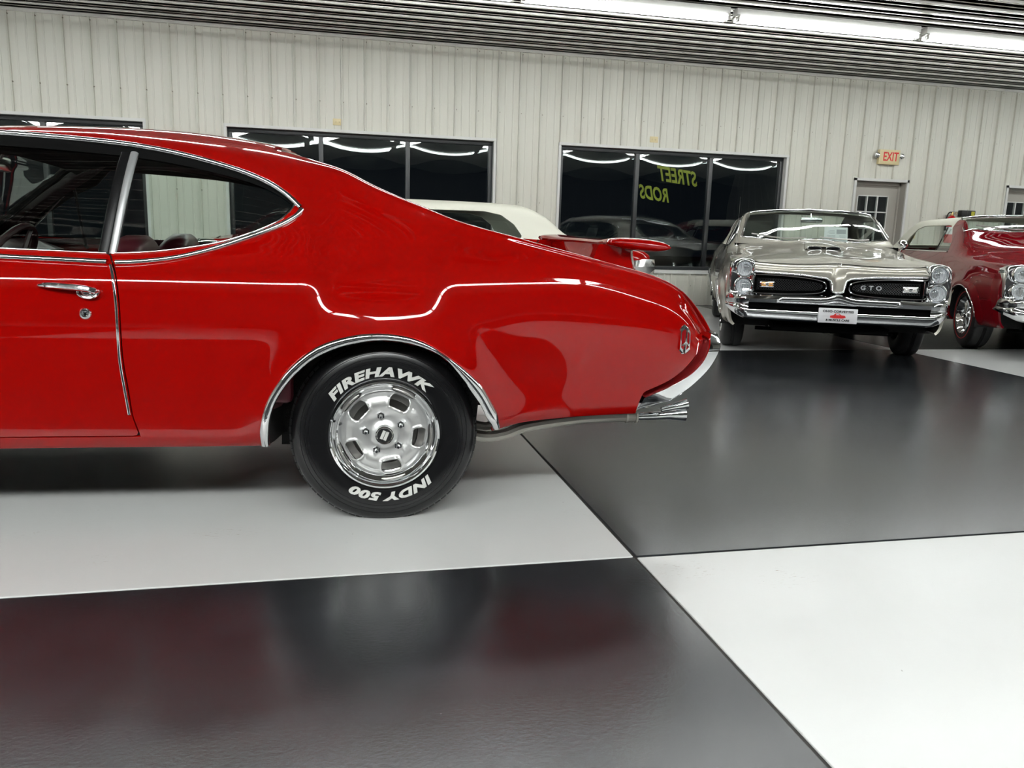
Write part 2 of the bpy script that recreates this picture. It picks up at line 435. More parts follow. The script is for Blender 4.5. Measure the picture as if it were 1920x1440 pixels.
# ceiling of long ribbed sheets running along the back wall
ceiling = MB().box(RX0-.3, RX1+.3, RY0-.3, .26, CEIL+.022, CEIL+.12).build('ceiling', 'ceiling_paint', smooth=0, kind='structure', label='ribbed metal ceiling')
_cm = {}
k = 0
while -(k+1)*RIB > RY0:
    for (xa, xb) in ((RX0, -4.35), (-4.35, 7.84), (7.84, RX1)):
        if (xa, xb) not in _cm:
            V = []; Fs = []; n = len(PROF)
            for x in (xa+.002, xb-.002):
                for s, d in PROF: V.append((x, -s, CEIL+.022-d*.8))
            Fs = [(i, n+i, n+i+1, i+1) for i in range(n-1)]
            me = bpy.data.meshes.new('ceiling_panel'); me.from_pydata(V, [], Fs); me.materials.append(MAT['ceiling_paint']); _cm[(xa, xb)] = me
        o = link('ceiling_panel', _cm[(xa, xb)], ceiling); o.location = (0, -k*RIB, 0)
    k += 1
# cove strip where wall meets ceiling
MB().box(RX0, RX1, -.034, 0, CEIL-.028, CEIL+.01).build('trim_1', 'ceiling_paint', smooth=0, kind='structure', label='metal cove strip where the wall meets the ceiling')

# windows: trim, black frame, three bowed double panes each
LBL = ['dark three-pane window at the left, mostly behind the red car roof', 'dark three-pane window above the white convertible top', 'dark three-pane window with yellow lettering beside the silver car']
for w, (x0, x1) in enumerate(WINS):
    W = empty('window_%d' % (w+1), ((x0+x1)/2, 0, WZ0), kind='structure', label=LBL[w]); hw = (x1-x0)/2; hz = WZ1-WZ0
    t = .032; m = MB()
    for b in ((-hw-.004, hw+.004, -.034, .0, hz-t, hz+.006), (-hw-.004, hw+.004, -.030, .0, -.02, t), (-hw-.004, -hw+t, -.026, .0, 0, hz), (hw-t, hw+.004, -.026, .0, 0, hz),
              (-hw+t-.006, -hw+t, 0, .13, 0, hz), (hw-t, hw-t+.006, 0, .13, 0, hz), (-hw, hw, 0, .13, hz-t, hz-t+.006), (-hw, hw, 0, .13, t-.006, t)):
        m.box(*b)
    m.build('window_trim', 'trim_white', W, smooth=0)
    fr = MB(); a, b, c, d = -hw+t, hw-t, t, hz-t; fw = .055
    for q in ((a, b, .06, .13, d-fw, d), (a, b, .06, .13, c, c+fw), (a, a+fw, .06, .13, c+fw, d-fw), (b-fw, b, .06, .13, c+fw, d-fw)): fr.box(*q, .004)
    fr.build('window_frame', 'alu_black', W)
    pw = (b-a-2*fw-2*.06)/3
    for i in range(3):
        px0 = a+fw+i*(pw+.06)
        if i: MB().box(px0-.06, px0, .06, .13, c+fw, d-fw, .004).build('mullion', 'alu_black', W)
        z0, z1 = c+fw, d-fw
        for y, sag in ((.092, .0042), (.108, -.0042)):
            n = 14; V = []; Fs = []
            for r in range(n+1):
                for q in range(n+1):
                    u, v = q/n*2-1, r/n*2-1
                    V.append((px0+pw*q/n, y+sag*(1-u*u)*(1-v*v), z0+(z1-z0)*r/n))
            Fs = [(r*(n+1)+q, r*(n+1)+q+1, (r+1)*(n+1)+q+1, (r+1)*(n+1)+q) for r in range(n) for q in range(n)]
            link_mesh('pane', V, Fs, 'pane_glass', W, smooth=180, fixn=False)
        if w == 2 and i == 1:      # lettering painted on the outside, so it reads backwards from in here
            lt = MB()
            for txt, dx, dz, sz in (('STREET', .10, -.27, .29), ('RODS', -.26, -.53, .27)):
                V, Fs2 = text_mesh(txt, sz, .008, .35, .0)
                V = V*np.array([-.66, 1, 1]); V[:, 1] += -.11*V[:, 0]
                lt.add([(px0+pw*.5+p[0]+dx, .1125, z1-.12+p[1]+dz) for p in V], Fs2)
            lt.build('lettering', 'yellow_paint', W, smooth=0, fixn=False, label='yellow hand-painted backwards lettering')
# doors
def make_door(n, x0, x1, label):
    D = empty('door_%d' % n, ((x0+x1)/2, 0, 0), kind='structure', label=label); hw = (x1-x0)/2; t = .035; m = MB()
    for b in ((-hw-.004, hw+.004, -.028, 0, DZ1-t, DZ1+.006), (-hw-.004, -hw+t, -.028, 0, 0, DZ1), (hw-t, hw+.004, -.028, 0, 0, DZ1)): m.box(*b)
    m.build('door_trim', 'trim_white', D, smooth=0)
    j = MB()
    for b in ((-hw+t-.01, -hw+t, 0, .20, 0, DZ1), (hw-t, hw-t+.01, 0, .20, 0, DZ1), (-hw, hw, 0, .20, DZ1-t, DZ1-t+.01)): j.box(*b)
    for b in ((-hw+t, -hw+t+.03, .12, .20, 0, DZ1-t), (hw-t-.03, hw-t, .12, .20, 0, DZ1-t), (-hw+t, hw-t, .12, .20, DZ1-t-.05, DZ1-t)): j.box(*b, .004)
    j.build('door_jamb', 'door_grey', D, smooth=0)
    a, b, zt = -hw+t+.03, hw-t-.03, DZ1-t-.05; gx0, gx1, gz0, gz1 = a+.13, b-.15, 1.0, zt-.16
    s = MB()
    for q in ((a, gx0, .15, .195, .01, zt), (gx1, b, .15, .195, .01, zt), (gx0, gx1, .15, .195, gz1, zt), (gx0, gx1, .15, .195, .01, gz0)): s.box(*q)
    s.build('door_leaf', 'door_grey', D, smooth=0)
    mt = MB()
    for i in range(1, 3):
        x = gx0+(gx1-gx0)*i/3; z = gz0+(gz1-gz0)*i/3
        mt.box(x-.009, x+.009, .152, .19, gz0, gz1); mt.box(gx0, gx1, .153, .189, z-.009, z+.009)
    for q in ((gx0, gx0+.015, .145, .15, gz0, gz1), (gx1-.015, gx1, .145, .15, gz0, gz1), (gx0, gx1, .145, .15, gz0, gz0+.015), (gx0, gx1, .145, .15, gz1-.015, gz1)): mt.box(*q)
    mt.build('muntin', 'trim_white', D, smooth=0)
    for i in range(3):
        for k in range(3):
            xa, za = gx0+(gx1-gx0)*i/3, gz0+(gz1-gz0)*k/3
            MB().add([(xa, .17, za), (xa+(gx1-gx0)/3, .17, za), (xa+(gx1-gx0)/3, .17, za+(gz1-gz0)/3), (xa, .17, za+(gz1-gz0)/3)], [(0, 1, 2, 3)]).build('pane', 'pane_glass', D, smooth=0, fixn=False)
    h = MB(); h.lathe([(.001, -.045), (.024, -.042), (.028, -.03), (.012, -.02), (.012, 0), (.03, 0), (.03, .004)], 16, (a+.07, .15, .95)); h.build('knob', 'brass', D)
make_door(1, *DOORS[0], 'recessed grey door with nine-pane glass under the exit sign')
make_door(2, *DOORS[1], 'recessed grey door with nine-pane glass at the right edge')
MB().box(-40, 40, .262, 30, -.2, -.05).build('ground', 'asphalt', smooth=0, kind='structure', label='dark ground outside the windows')

# ---------------------------------------------------------------- ceiling lights
ROWS = [-2.83, -6.03, -12.20, -12.38, -12.56, -12.74]  # extra close-set rows behind the viewer added to brighten floor and car side
def make_fixture():
    r = empty('ceiling_light', (0, 0, CEIL), label='x', cat='ceiling light')
    MB().box(0.04, 2.36, -.055, .055, -.075, .0, .006).build('housing', 'fixture_white', r)
    for y in (-.046, .046): MB().tube([(.075, y, -.115), (2.325, y, -.115)], .019, 10).build('tube', 'tube', r)
    for x in (.055, 2.345):
        m = MB().box(x-.018, x+.018, -.072, .072, -.096, -.074, .004)
        for y in (-.046, .046): m.box(x-.017, x+.017, y-.020, y+.020, -.140, -.090, .005)
        m.build('socket', 'steel_dull', r)
    return r
LIGHT0 = make_fixture(); nfix = 0
ORD = ['first', 'second', 'third', 'fourth', 'fifth', 'sixth', 'seventh', 'eighth', 'ninth', 'tenth', 'eleventh', 'twelfth']
for ri, y in enumerate(ROWS):
    for k in range(-6, 6):
        x = 1.68+2.4*k
        if x < RX0+.1 or x+2.4 > RX1 or (ri == 1 and k not in (-3, -2, -1, 0, 1)) or (ri > 3 and k > -2): continue      # the second row is short
        o = LIGHT0 if nfix == 0 else copy_tree(LIGHT0); nfix += 1; o.location = (x, y, CEIL-.0015)
        o['group'] = 'fluorescent strip lights on the ceiling'
        if ri == 0 and k in (-1, 0, 1): o['label'] = ['lit fluorescent tube strip at the left end of the row in view', 'lit fluorescent tube strip between the two dark socket joints', 'lit fluorescent tube strip cut off by the right edge'][k+1]
        else: o['label'] = 'fluorescent strip light out of frame, %s row from the windows, %s from the left wall, rows past the third added for brightness' % (ORD[ri], ORD[k+6])
# ---------------------------------------------------------------- car building library
def gsmooth(A, ax, sig):
    if sig <= 0: return A
    r = int(3*sig); k = np.exp(-.5*(np.arange(-r, r+1)/sig)**2); k /= k.sum()
    # odd reflection keeps the ends in place
    n = A.shape[ax]; r = min(r, n-1)
    k = np.exp(-.5*(np.arange(-r, r+1)/sig)**2); k /= k.sum()
    a0 = np.take(A, [0], ax); a1 = np.take(A, [n-1], ax)
    lo = 2*a0-np.flip(np.take(A, range(1, r+1), ax), ax); hi = 2*a1-np.flip(np.take(A, range(n-1-r, n-1), ax), ax)
    B = np.concatenate([lo, A, hi], ax); out = np.zeros_like(A)
    for i, w in enumerate(k): out += w*np.take(B, range(i, i+n), ax)
    return out
class Shell:
    """half body skin: for every x a section through K control points (y inset from the widest line, z);
       y runs from 0 at the flank to half at the middle of the car"""
    def __init__(s, rows, xs, half, nsub=8, sx=2., sv=2., post=None):
        # rows: list of (ys, zs) tables, each {x: value}
        s.half = half; xs = np.asarray(xs, float); K = len(rows)
        Y = np.array([pchip(sorted(t[0]), [t[0][q] for q in sorted(t[0])])(xs) for t in rows]).T
        Z = np.array([pchip(sorted(t[1]), [t[1][q] for q in sorted(t[1])])(xs) for t in rows]).T
        n = (K-1)*nsub+1; tv = np.linspace(0, K-1, n); G = np.zeros((len(xs), n, 4))
        G[:, :, 0] = xs[:, None]; G[:, :, 3] = tv[None, :]
        i = np.minimum(tv.astype(int), K-2); t = tv-i
        for c, A in ((1, Y), (2, Z)):
            g = lambda k: A[:, np.clip(k, 0, K-1)]
            a, b, cc, d = g(i-1), g(i), g(i+1), g(i+2)
            G[:, :, c] = .5*((2*b)+(cc-a)*t+(2*a-5*b+4*cc-d)*t*t+(3*b-a-3*cc+d)*t**3)
        for c in (1, 2):
            G[:, :, c] = gsmooth(gsmooth(G[:, :, c], 0, sx), 1, sv)
        G[:, -1, 1] = half
        s.G = G; s.xs = xs; s.vmax = K-1; s.nv = n
        if post: post(G)
        s.V = G.reshape(-1, 4); q = np.arange(len(xs)*n).reshape(len(xs), n)
        s.F = [tuple(f) for f in np.stack([q[:-1, :-1], q[1:, :-1], q[1:, 1:], q[:-1, 1:]], -1).reshape(-1, 4).tolist()]
    def y_at(s, x, z, vtop=9):
        """inset of the flank at (x, z)"""
        x = np.atleast_1d(np.asarray(x, float)); z = np.atleast_1d(np.asarray(z, float)); out = []
        vm = s.G[0, :, 3]; sel = (vm >= 1) & (vm <= vtop)
        for a, b in zip(x, z):
            i = int(np.clip(np.searchsorted(s.xs, a)-1, 0, len(s.xs)-2)); t = np.clip((a-s.xs[i])/(s.xs[i+1]-s.xs[i]), 0, 1); r = []
            for k in (i, i+1):
                zz = np.maximum.accumulate(s.G[k, sel, 2]); r.append(np.interp(b, zz, s.G[k, sel, 1]))
            out.append(r[0]*(1-t)+r[1]*t)
        return np.array(out)
    def nrm(s, x, z):
        e = .006; dx = (s.y_at(x+e, z)-s.y_at(x-e, z))/(2*e); dz = (s.y_at(x, z+e)-s.y_at(x, z-e))/(2*e)
        n = np.stack([dx, -np.ones_like(dx), dz], -1); return n/np.linalg.norm(n, axis=1)[:, None]
    def part(s, *fields, box=None):
        V, Fs = s.V, s.F
        if box is not None:
            ok = (V[:, 0] >= box[0]) & (V[:, 0] <= box[1]) & (V[:, 3] >= box[2]) & (V[:, 3] <= box[3]); okl = ok.tolist()
            Fs = [f for f in Fs if okl[f[0]] or okl[f[1]] or okl[f[2]] or okl[f[3]]]; V, Fs = compact(V, Fs)
        for fd in fields:
            V, Fs = clip(V, Fs, fd)
        return V, Fs
    def ribbon(s, path, w, h, base=.0, side=None):
        """raised half-round moulding along a flank path of (x, z)"""
        P = np.asarray(path, float); x, z = P[:, 0], P[:, 1]; y = s.y_at(x, z); n = s.nrm(x, z); Q = np.stack([x, y, z], -1)
        T = np.gradient(Q, axis=0); T /= np.linalg.norm(T, axis=1)[:, None]; B = np.cross(T, n); B /= np.linalg.norm(B, axis=1)[:, None]
        w = np.full(len(P), w) if np.isscalar(w) else np.asarray(w)
        prof = [(-.5, -.3), (-.5, .25), (-.38, .7), (-.18, .96), (0, 1), (.18, .96), (.38, .7), (.5, .25), (.5, -.3)]
        rings = [[Q[i]+B[i]*b*w[i]+n[i]*(base+d*h) for b, d in prof] for i in range(len(P))]
        return MB().loft(rings, closed=False, caps=False)
def mirror(V, Fs, half):
    A = np.asarray(V, float)[:, :3]; B = A*np.array([1, -1, 1])+np.array([0, 2*half, 0]); n = len(A)
    W = np.concatenate([A, B]); G = [tuple(f) for f in Fs]+[tuple(i+n for i in f[::-1]) for f in Fs]
    return W, G
def weld(V, Fs, d=2e-4):
    bm = bmesh.new(); vs = [bm.verts.new(p[:3]) for p in V]
    for f in Fs:
        try: bm.faces.new([vs[i] for i in f])
        except ValueError: pass
    bmesh.ops.remove_doubles(bm, verts=bm.verts[:], dist=d); bm.verts.index_update()
    A = [v.co[:] for v in bm.verts]; B = [tuple(v.index for v in f.verts) for f in bm.faces]; bm.free(); return A, B
def near(name, V, Fs, m, parent, depth=.014, smooth=40, **kw):
    if depth: V, Fs = skirt(V, Fs, depth)
    return link_mesh(name, [p[:3] for p in V], Fs, m, parent, smooth, False, **kw)
def flip_mb(mb, half):
    V, Fs = np.array(mb.v), mb.f; q = MB(); q.v = [tuple(p) for p in (V*np.array([1, -1, 1])+np.array([0, 2*half, 0]))]; q.f = [tuple(f[::-1]) for f in Fs]; return q
def both(mb, name, m, parent, half, **kw):
    mb.build(name, m, parent, **kw); flip_mb(mb, half).build(name, m, parent, **kw)

# --- wheels. Local frame: axle along y, outer face towards -y, centre at the origin
def tyre_profile(R, rb, w):
    s = R-rb
    P = [(rb-.004, .022), (rb+.004, .008), (rb+.02, .001), (rb+.38*s, -.003), (rb+.55*s, -.002), (rb+.70*s, .004), (rb+.82*s, .012), (rb+.90*s, .020), (rb+.945*s, .030), (rb+.97*s, .042), (R-.001, .055)]
    lug = [(R, .075), (R, .085), (R-.007, .087), (R-.007, .095), (R, .097)]
    half = P+lug+[(R, w/2-.006), (R-.007, w/2-.004), (R-.007, w/2)]
    return half+[(r, w-h) for r, h in half[::-1]][1:]
def bent_text(txt, R, size, mid_deg, bold, wide, yout, thick=.0012):
    """letters round the wheel, tops outwards; angle clockwise from the top seen from outside"""
    V, Fs = text_mesh(txt, size, bold, .22, thick, 1.08); out = []
    for p in V:
        a = math.radians(mid_deg)+p[0]*wide/R; r = R+p[1]-size*.35
        out.append((r*math.sin(a), yout(r)-p[2], r*math.cos(a)))
    return out, Fs
def polar_sheet(r0, r1, nr, na, hgt, fields):
    V = []; Fs = []
    for i in range(nr+1):
        r = r0+(r1-r0)*i/nr
        for k in range(na):
            a = 2*PI*k/na; V.append((r*math.sin(a), hgt(r, a), r*math.cos(a), 0))
    Fs = [(i*na+k, i*na+(k+1) % na, (i+1)*na+(k+1) % na, (i+1)*na+k) for i in range(nr) for k in range(na)]
    V = np.array(V)
    for fd in fields: V, Fs = clip(V, Fs, fd)
    return V, Fs
# ---------------------------------------------------------------- the red coupe in front
HERO_RZ = math.radians(9.0)-WALL_YAW
HU = np.array([math.cos(HERO_RZ), math.sin(HERO_RZ), 0]); HV = np.array([-math.sin(HERO_RZ), math.cos(HERO_RZ), 0])
HERO_O = on_z(721, 976)-HV*.05
HALF = .97
def hp(x, y, ins):
    P = on_plane(x, y, HERO_O+HV*ins, HV)-HERO_O; return float(P@HU), float(P[2])
def build_hero():
    root = empty('red_coupe', HERO_O, HERO_RZ, label='bright red two-door coupe seen from the side, nearest to the viewer', cat='car')
    # ---- skin tables, x: rear axle = 0, tail > 0
    def T(**k): return {float(q[1:].replace('_', '.').replace('m', '-')): v for q, v in k.items()}
    top_px = [(0, 238, .36), (150, 243, .36), (300, 255, .36), (430, 273, .36), (560, 297, .355), (640, 316, .345), (692, 342, .325), (750, 367, .30), (800, 387, .275), (850, 408, .25), (900, 424, .23), (960, 440, .19), (1010, 455, .16), (1060, 468, .138), (1110, 482, .126), (1160, 496, .12), (1205, 508, .118), (1240, 521, .12), (1270, 538, .125), (1295, 560, .14), (1315, 586, .16), (1332, 613, .19)]
    tz = {}; ty = {}
    for px, py, ins in top_px:
        a, b = hp(px, py, ins); tz[a] = b; ty[a] = ins
    for a, y, z in ((-3.84, .22, .76), (-3.7, .20, .83), (-3.2, .20, .885), (-2.4, .20, .905), (-2.02, .20, .935), (-1.72, .27, 1.14), (-1.47, .345, 1.30)): tz[a] = z; ty[a] = y
    a_end = max(tz)
    tz[a_end+.03] = tz[a_end]-.055; ty[a_end+.03] = .24
    XE = a_end+.03
    tail = lambda d: {.75: 0., 1.0: .012*d, 1.1: .035*d, 1.18: .075*d, XE: .13*d}
    def tab(base, **kw):
        t = dict(base); return t
    def ytab(front, mid, pts, d=1.):
        t = {-3.84: front+.12, -3.72: front+.06, -3.3: front+.01, -2.6: front, -1.9: mid, -1.0: mid}
        t.update(pts)
        tl = tail(d)
        last = pts[max(pts)] if pts else mid
        for q, v in tl.items():
            if q not in t: t[q] = last+v
        return t
    rows = []
    rows.append(({-4: .20, 2: .20}, {-4: .285, -1: .285, .3: .30, .5: .36, 2: .40}))
    rows.append((ytab(.06, .055, {.3: .055, .6: .075}), {-4: .272, -.5: .270, .3: .30, .5: .345, .9: .375, 2: .385}))
    rows.append((ytab(.022, .020, {.2: .020, .55: .045}), {-4: .42, .1: .42, .6: .50, 1.1: .48, 2: .47}))
    rows.append((ytab(.0, .0, {.2: .0, .55: .006}), {-4: .60, .1: .60, .55: .665, 1.0: .63, 1.15: .58, 2: .55}))
    rows.append((ytab(.006, .005, {-.2: .005, .2: .005, .55: .003}), {-4: .76, -2: .785, .1: .79, .55: .80, .92: .765, 1.05: .725, 1.14: .66, 1.21: .60, 2: .57}))
    rows.append((ytab(.030, .024, {-.3: .026, .15: .030, .55: .016}), {-4: .815, -3: .84, -1.9: .870, -.4: .870, .15: .880, .65: .876, .92: .825, 1.05: .78, 1.14: .71, 1.21: .635, 2: .60}))
    rows.append((ytab(.075, .082, {-.3: .088, .15: .100, .4: .078, .65: .050}), {-4: .75, -3.7: .80, -3: .872, -1.9: .912, -.4: .912, .15: .945, .4: .932, .65: .914, .92: .860, 1.05: .815, 1.14: .72, 1.21: .655, 2: .62}))
    g7y = {-3.84: .20, -3.7: .16, -2.05: .13, -1.9: .125, -1.72: .16, -1.3: .165, -.45: .17, -.16: .18, .15: .175, .4: .130, .65: .076, .92: .070, 1.05: .082, 1.14: .135, 1.21: .165, XE: .20}
    g7z = {-3.84: .755, -3.7: .825, -3: .884, -2.05: .922, -1.9: .955, -1.72: 1.03, -1.5: 1.10, -1.3: 1.12, -.45: 1.10, -.16: 1.06, .15: 1.02, .4: .972, .65: .940, .92: .880, 1.05: .836, 1.14: .765, 1.21: .683, XE: .63}
    rows.append((g7y, g7z))
    g8y = {-3.84: .21, -3.7: .18, -2.05: .165, -1.9: .175, -1.72: .225, -1.47: .25, -1.2: .262, -.45: .265, -.16: .255, .15: .228, .4: .170, .65: .102, .92: .092, 1.05: .100, 1.14: .152, 1.21: .182, XE: .22}
    g8z = {-3.84: .758, -3.7: .828, -3: .887, -2.05: .930, -1.9: .985, -1.72: 1.11, -1.47: 1.245, -1.2: 1.275, -.8: 1.276, -.45: 1.235, -.16: 1.155, .15: 1.072, .4: 1.010, .65: .956, .92: .898, 1.05: .855, 1.14: .785, 1.21: .697, XE: .642}
    rows.append((g8y, g8z)); rows.append((ty, tz))
    rows.append(({-4: .55, 2: .55}, {-3.84: .775, -3.7: .85, -3: .92, -2.05: .955, -1.9: 1.02, -1.72: 1.155, -1.52: 1.30, -1.35: 1.358, -.85: 1.376, -.45: 1.345, -.2: 1.262, .15: 1.09, .4: .985, .55: .945, .7: .935, .92: .905, 1.05: .87, 1.14: .80, 1.21: .72, XE: .66}))
    rows.append(({-4: .97, 2: .97}, {-3.84: .785, -3.7: .865, -3: .94, -2.05: .97, -1.9: 1.04, -1.72: 1.17, -1.52: 1.315, -1.35: 1.368, -.85: 1.388, -.45: 1.352, -.2: 1.265, .15: 1.09, .4: .985, .55: .95, .7: .94, .92: .915, 1.05: .88, 1.14: .81, 1.21: .73, XE: .67}))
    arch_out_px = [(485, 840), (485, 811), (490, 784), (501, 752), (520, 719), (541, 692), (568, 668), (601, 647), (636, 634), (677, 626), (712, 624), (747, 627), (780, 635), (812, 650), (845, 672), (877, 703), (904, 735), (920, 762), (934, 790), (941, 807)]
    arch_in_px = [(501, 841), (501, 817), (505, 787), (517, 752), (539, 719), (563, 693), (590, 670), (628, 653), (671, 642), (712, 638), (752, 641), (790, 650), (823, 665), (850, 687), (877, 716), (899, 746), (915, 776), (927, 807)]
    arch_out = np.array([hp(x, y, .0) for x, y in arch_out_px]); arch_in = np.array([hp(x, y, .0) for x, y in arch_in_px])
    arch_poly = np.concatenate([arch_in, [(arch_in[-1][0], .05), (arch_in[0][0], .05)]])
    front_arch = np.array([(-2.845+.40*math.cos(a), .315+.335*math.sin(a)) for a in np.linspace(PI, 0, 24)]+[(-2.445, .05), (-3.245, .05)])
    def post(G):
        X, Z, v = G[:, :, 0], G[:, :, 2], G[:, :, 3]; wgt = np.clip((6.2-v)/1.2, 0, 1)*np.clip((v-.6)/.6, 0, 1)
        for pl, A in ((arch_poly, .020), (front_arch, .02)):
            d = np.maximum(-sdf(pl, X, Z), 0); low = np.clip((Z-.27)/.12, 0, 1)
            G[:, :, 1] -= A*np.exp(-(d/.065)**2)*wgt*low
        ss = lambda t: np.clip(t, 0, 1)**2*(3-2*np.clip(t, 0, 1))
        for xa, xb, xc, xd in ((-.285, -.155, .115, .245), (-3.2, -3.05, -2.64, -2.5)):   # haunch over each wheel leans in earlier
            win = ss((X-xa)/(xb-xa))*(1-ss((X-xc)/(xd-xc))); G[:, :, 1] += .044*win*ss((Z-.725)/.14)*np.clip((9-v)/2.5, 0, 1)*(v < 9)
        # keep the widest line near 0 overall
        G[:, :, 1] += .012*wgt
    S = Shell(rows, np.concatenate([np.linspace(-3.84, -1.6, 90), np.linspace(-1.58, XE, 250)]), HALF, nsub=10, sx=2.2, sv=2.6, post=post)
    def sp(x, y, vt=9):
        ins = .06
        for _ in range(6):
            a, b = hp(x, y, ins); ins = float(S.y_at(a, b, vt)[0])
        return (a, b)
    def spl(pts, vt=9): return np.array([sp(x, y, vt) for x, y in pts])
    # ---- outlines
    top_line = [(-60, 245), (0, 249), (113, 258), (213, 268), (283, 278), (350, 292), (417, 310), (467, 327), (507, 345), (540, 367), (563, 389)]
    bot_line = [(566, 393), (553, 407), (520, 425), (467, 445), (400, 467), (333, 483), (267, 491), (217, 493)]
    glass_low = [(552, 384), (543, 397), (517, 417), (467, 438), (400, 457), (300, 471), (213, 475.5), (200, 475), (0, 466)]
    top3 = smooth_poly(spl(top_line), 5, False)
    gl3 = smooth_poly(spl(glass_low), 5, False)
    FX = -1.93   # front end of the door opening
    vent_top = [(-1.45, 1.262), (-1.62, 1.16), (-1.80, 1.03), (-1.90, .945)]
    front_ext = [(gl3[-1][0]-.3, gl3[-1][1]), (-1.88, gl3[-1][1]+.005)]
    topf = top3[top3[:, 0] > -1.38]
    dlo = np.concatenate([gl3, front_ext, vent_top[::-1], topf])            # opening in the skin
    tin = topf-np.array([0, .013])
    def seal_off(P, base, mx):   # glass edge below the black seal
        t = np.clip((P[:, 0]-P[0, 0])/(P[-1, 0]-P[0, 0]), 0, 1); return P-np.stack([np.zeros(len(P)), base*(1-t**3)+.012*t**3], -1)
    g_top = seal_off(topf, .040, 0)
    glass_poly = np.concatenate([gl3+np.array([0, -.004]), front_ext, [(-1.82, .955), (-1.72, 1.05), (-1.56, 1.155), (-1.45, 1.205)], g_top])
    seam_px = [(207, 476), (211, 495), (217, 517), (223, 567), (227, 633), (231, 680), (240, 730), (248, 777), (256, 800), (263, 818)]
    seam = smooth_poly(spl(seam_px), 5, False)
    dbot = spl([(263, 818), (0, 822)]); zb = float(dbot[0][1])
    door = np.concatenate([seam, [(-1.2, zb), (-1.96, zb), (-1.96, .5), (-1.95, .80), (-1.93, gl3[-1][1])], gl3[::-1][gl3[::-1][:, 0] < seam[0][0]]])
    low_tail = smooth_poly(spl([(941, 807), (1000, 800), (1060, 793), (1120, 786), (1185, 778), (1193, 768), (1199, 752), (1207, 735)]), 4, False)
    tail_edge = smooth_poly(spl([(1207, 735), (1237, 722), (1258, 711), (1277, 697), (1295, 678), (1307, 662), (1312, 648), (1316, 634), (1323, 623), (1334, 617)]), 5, False)
    keep = np.concatenate([[(-4, -1), (arch_in[0][0], .0), (arch_in[-1][0], 0)], low_tail, tail_edge, [(XE+.02, tail_edge[-1][1]+.001), (XE+.1, 3), (-4, 3)]])
    side = lambda V: 9.02-V[:, 3]
    F_keep = lambda V: np.where(V[:, 3] > 9.2, .1, sdf(keep, V[:, 0], V[:, 2]))
    F_arch = lambda V: -sdf(arch_poly, V[:, 0], V[:, 2])
    F_farch = lambda V: -sdf(front_arch, V[:, 0], V[:, 2])
    F_dlo = lambda V: np.where(V[:, 3] > 8.9, .05, -sdf(dlo, V[:, 0], V[:, 2]))
    F_low = lambda V: V[:, 3]-1.0
    # windshield and back glass in plan
    ws = lambda V: np.minimum(np.minimum(V[:, 3]-9.25, V[:, 0]+1.96), -1.50-V[:, 0])
    bl_front = lambda V: -.40-.10*((V[:, 1]-.97)/.6)**2
    bg = lambda V: np.minimum(np.minimum((V[:, 3]-9.30)*.3, V[:, 0]-(-.36-.06*((V[:, 1]-.97)/.6)**2)), .54-V[:, 0])
    hood = lambda V: np.minimum((V[:, 3]-8.8)*.1, -2.03-V[:, 0])
    lid = lambda V: np.minimum(np.minimum((V[:, 3]-9.35)*.3, V[:, 0]-.60), 1.165-V[:, 0])
    gap = .0022
    # body shell
    P = S.part(F_low, lambda V: V[:, 0]+1.985, F_keep, F_arch, F_dlo, lambda V: np.where(V[:, 3] > 8.9, .05, -sdf(door, V[:, 0], V[:, 2])-gap),
               lambda V: -ws(V), lambda V: -bg(V), lambda V: -lid(V)-gap)
    V, Fs = mirror(*P, HALF); V, Fs = weld(V, Fs); body = near('body_shell', V, Fs, 'paint_red', root, .012)
    # doors
    Pd = S.part(side, lambda V: sdf(door, V[:, 0], V[:, 2])-gap, F_dlo, box=(-2.1, -.5, .5, 9.1))
    dn = near('door', *Pd, 'paint_red', root, .014)
    Vf, Ff = mirror(*Pd, HALF); k = len(Pd[0]); V2 = Vf[k:]; F2 = [tuple(i-k for i in f) for f in Ff[len(Pd[1]):]]
    df = near('door', V2, F2, 'paint_red', root, .014, label='far side door')
    # front fender, hood
    Pf = S.part(F_low, lambda V: -1.99-V[:, 0], F_farch, lambda V: 8.85-V[:, 3], box=(-4, -1.9, .5, 9.5))
    near('front_fender', *Pf, 'paint_red', root, .03); V, Fs = mirror(*Pf, HALF); k = len(Pf[0]); near('front_fender', V[k:], [tuple(i-k for i in f) for f in Fs[len(Pf[1]):]], 'paint_red', root, .03)
    V, Fs = mirror(*S.part(hood, lambda V: V[:, 3]-8.87, box=(-4, -1.9, 8, 12)), HALF); V, Fs = weld(V, Fs); near('hood', V, Fs, 'paint_red', root, .02)
    V, Fs = mirror(*S.part(lid, box=(.4, 1.3, 9, 12)), HALF); V, Fs = weld(V, Fs); trunk = near('trunk_lid', V, Fs, 'paint_red', root, .02)
    # ---- glass
    def off(V, d): W = np.array(V, float)[:, :3]; W[:, 1] += d; return W
    bar_t, bar_b = np.array(sp(246, 285)), np.array(sp(203.5, 476)); bd = bar_t-bar_b
    side_of = lambda V: ((V[:, 0]-bar_b[0])*bd[1]-(V[:, 2]-bar_b[1])*bd[0])/np.linalg.norm(bd)
    Fg = lambda V: sdf(glass_poly, V[:, 0], V[:, 2])
    vb0, vb1 = np.array((-1.56, 1.20)), np.array((-1.545, .90))
    for nm, fd in (('door_glass', lambda V: -side_of(V)), ('quarter_glass', side_of)):
        V, Fs = S.part(side, Fg, fd, box=(-2.1, 0, 4, 9.1))
        link_mesh(nm, off(V, .012), Fs, 'car_glass', root, 180, False)
        W, G = mirror(off(V, .012), Fs, HALF); k = len(V); link_mesh(nm, W[k:], [tuple(i-k for i in f) for f in G[len(Fs):]], 'car_glass', root, 180, False)
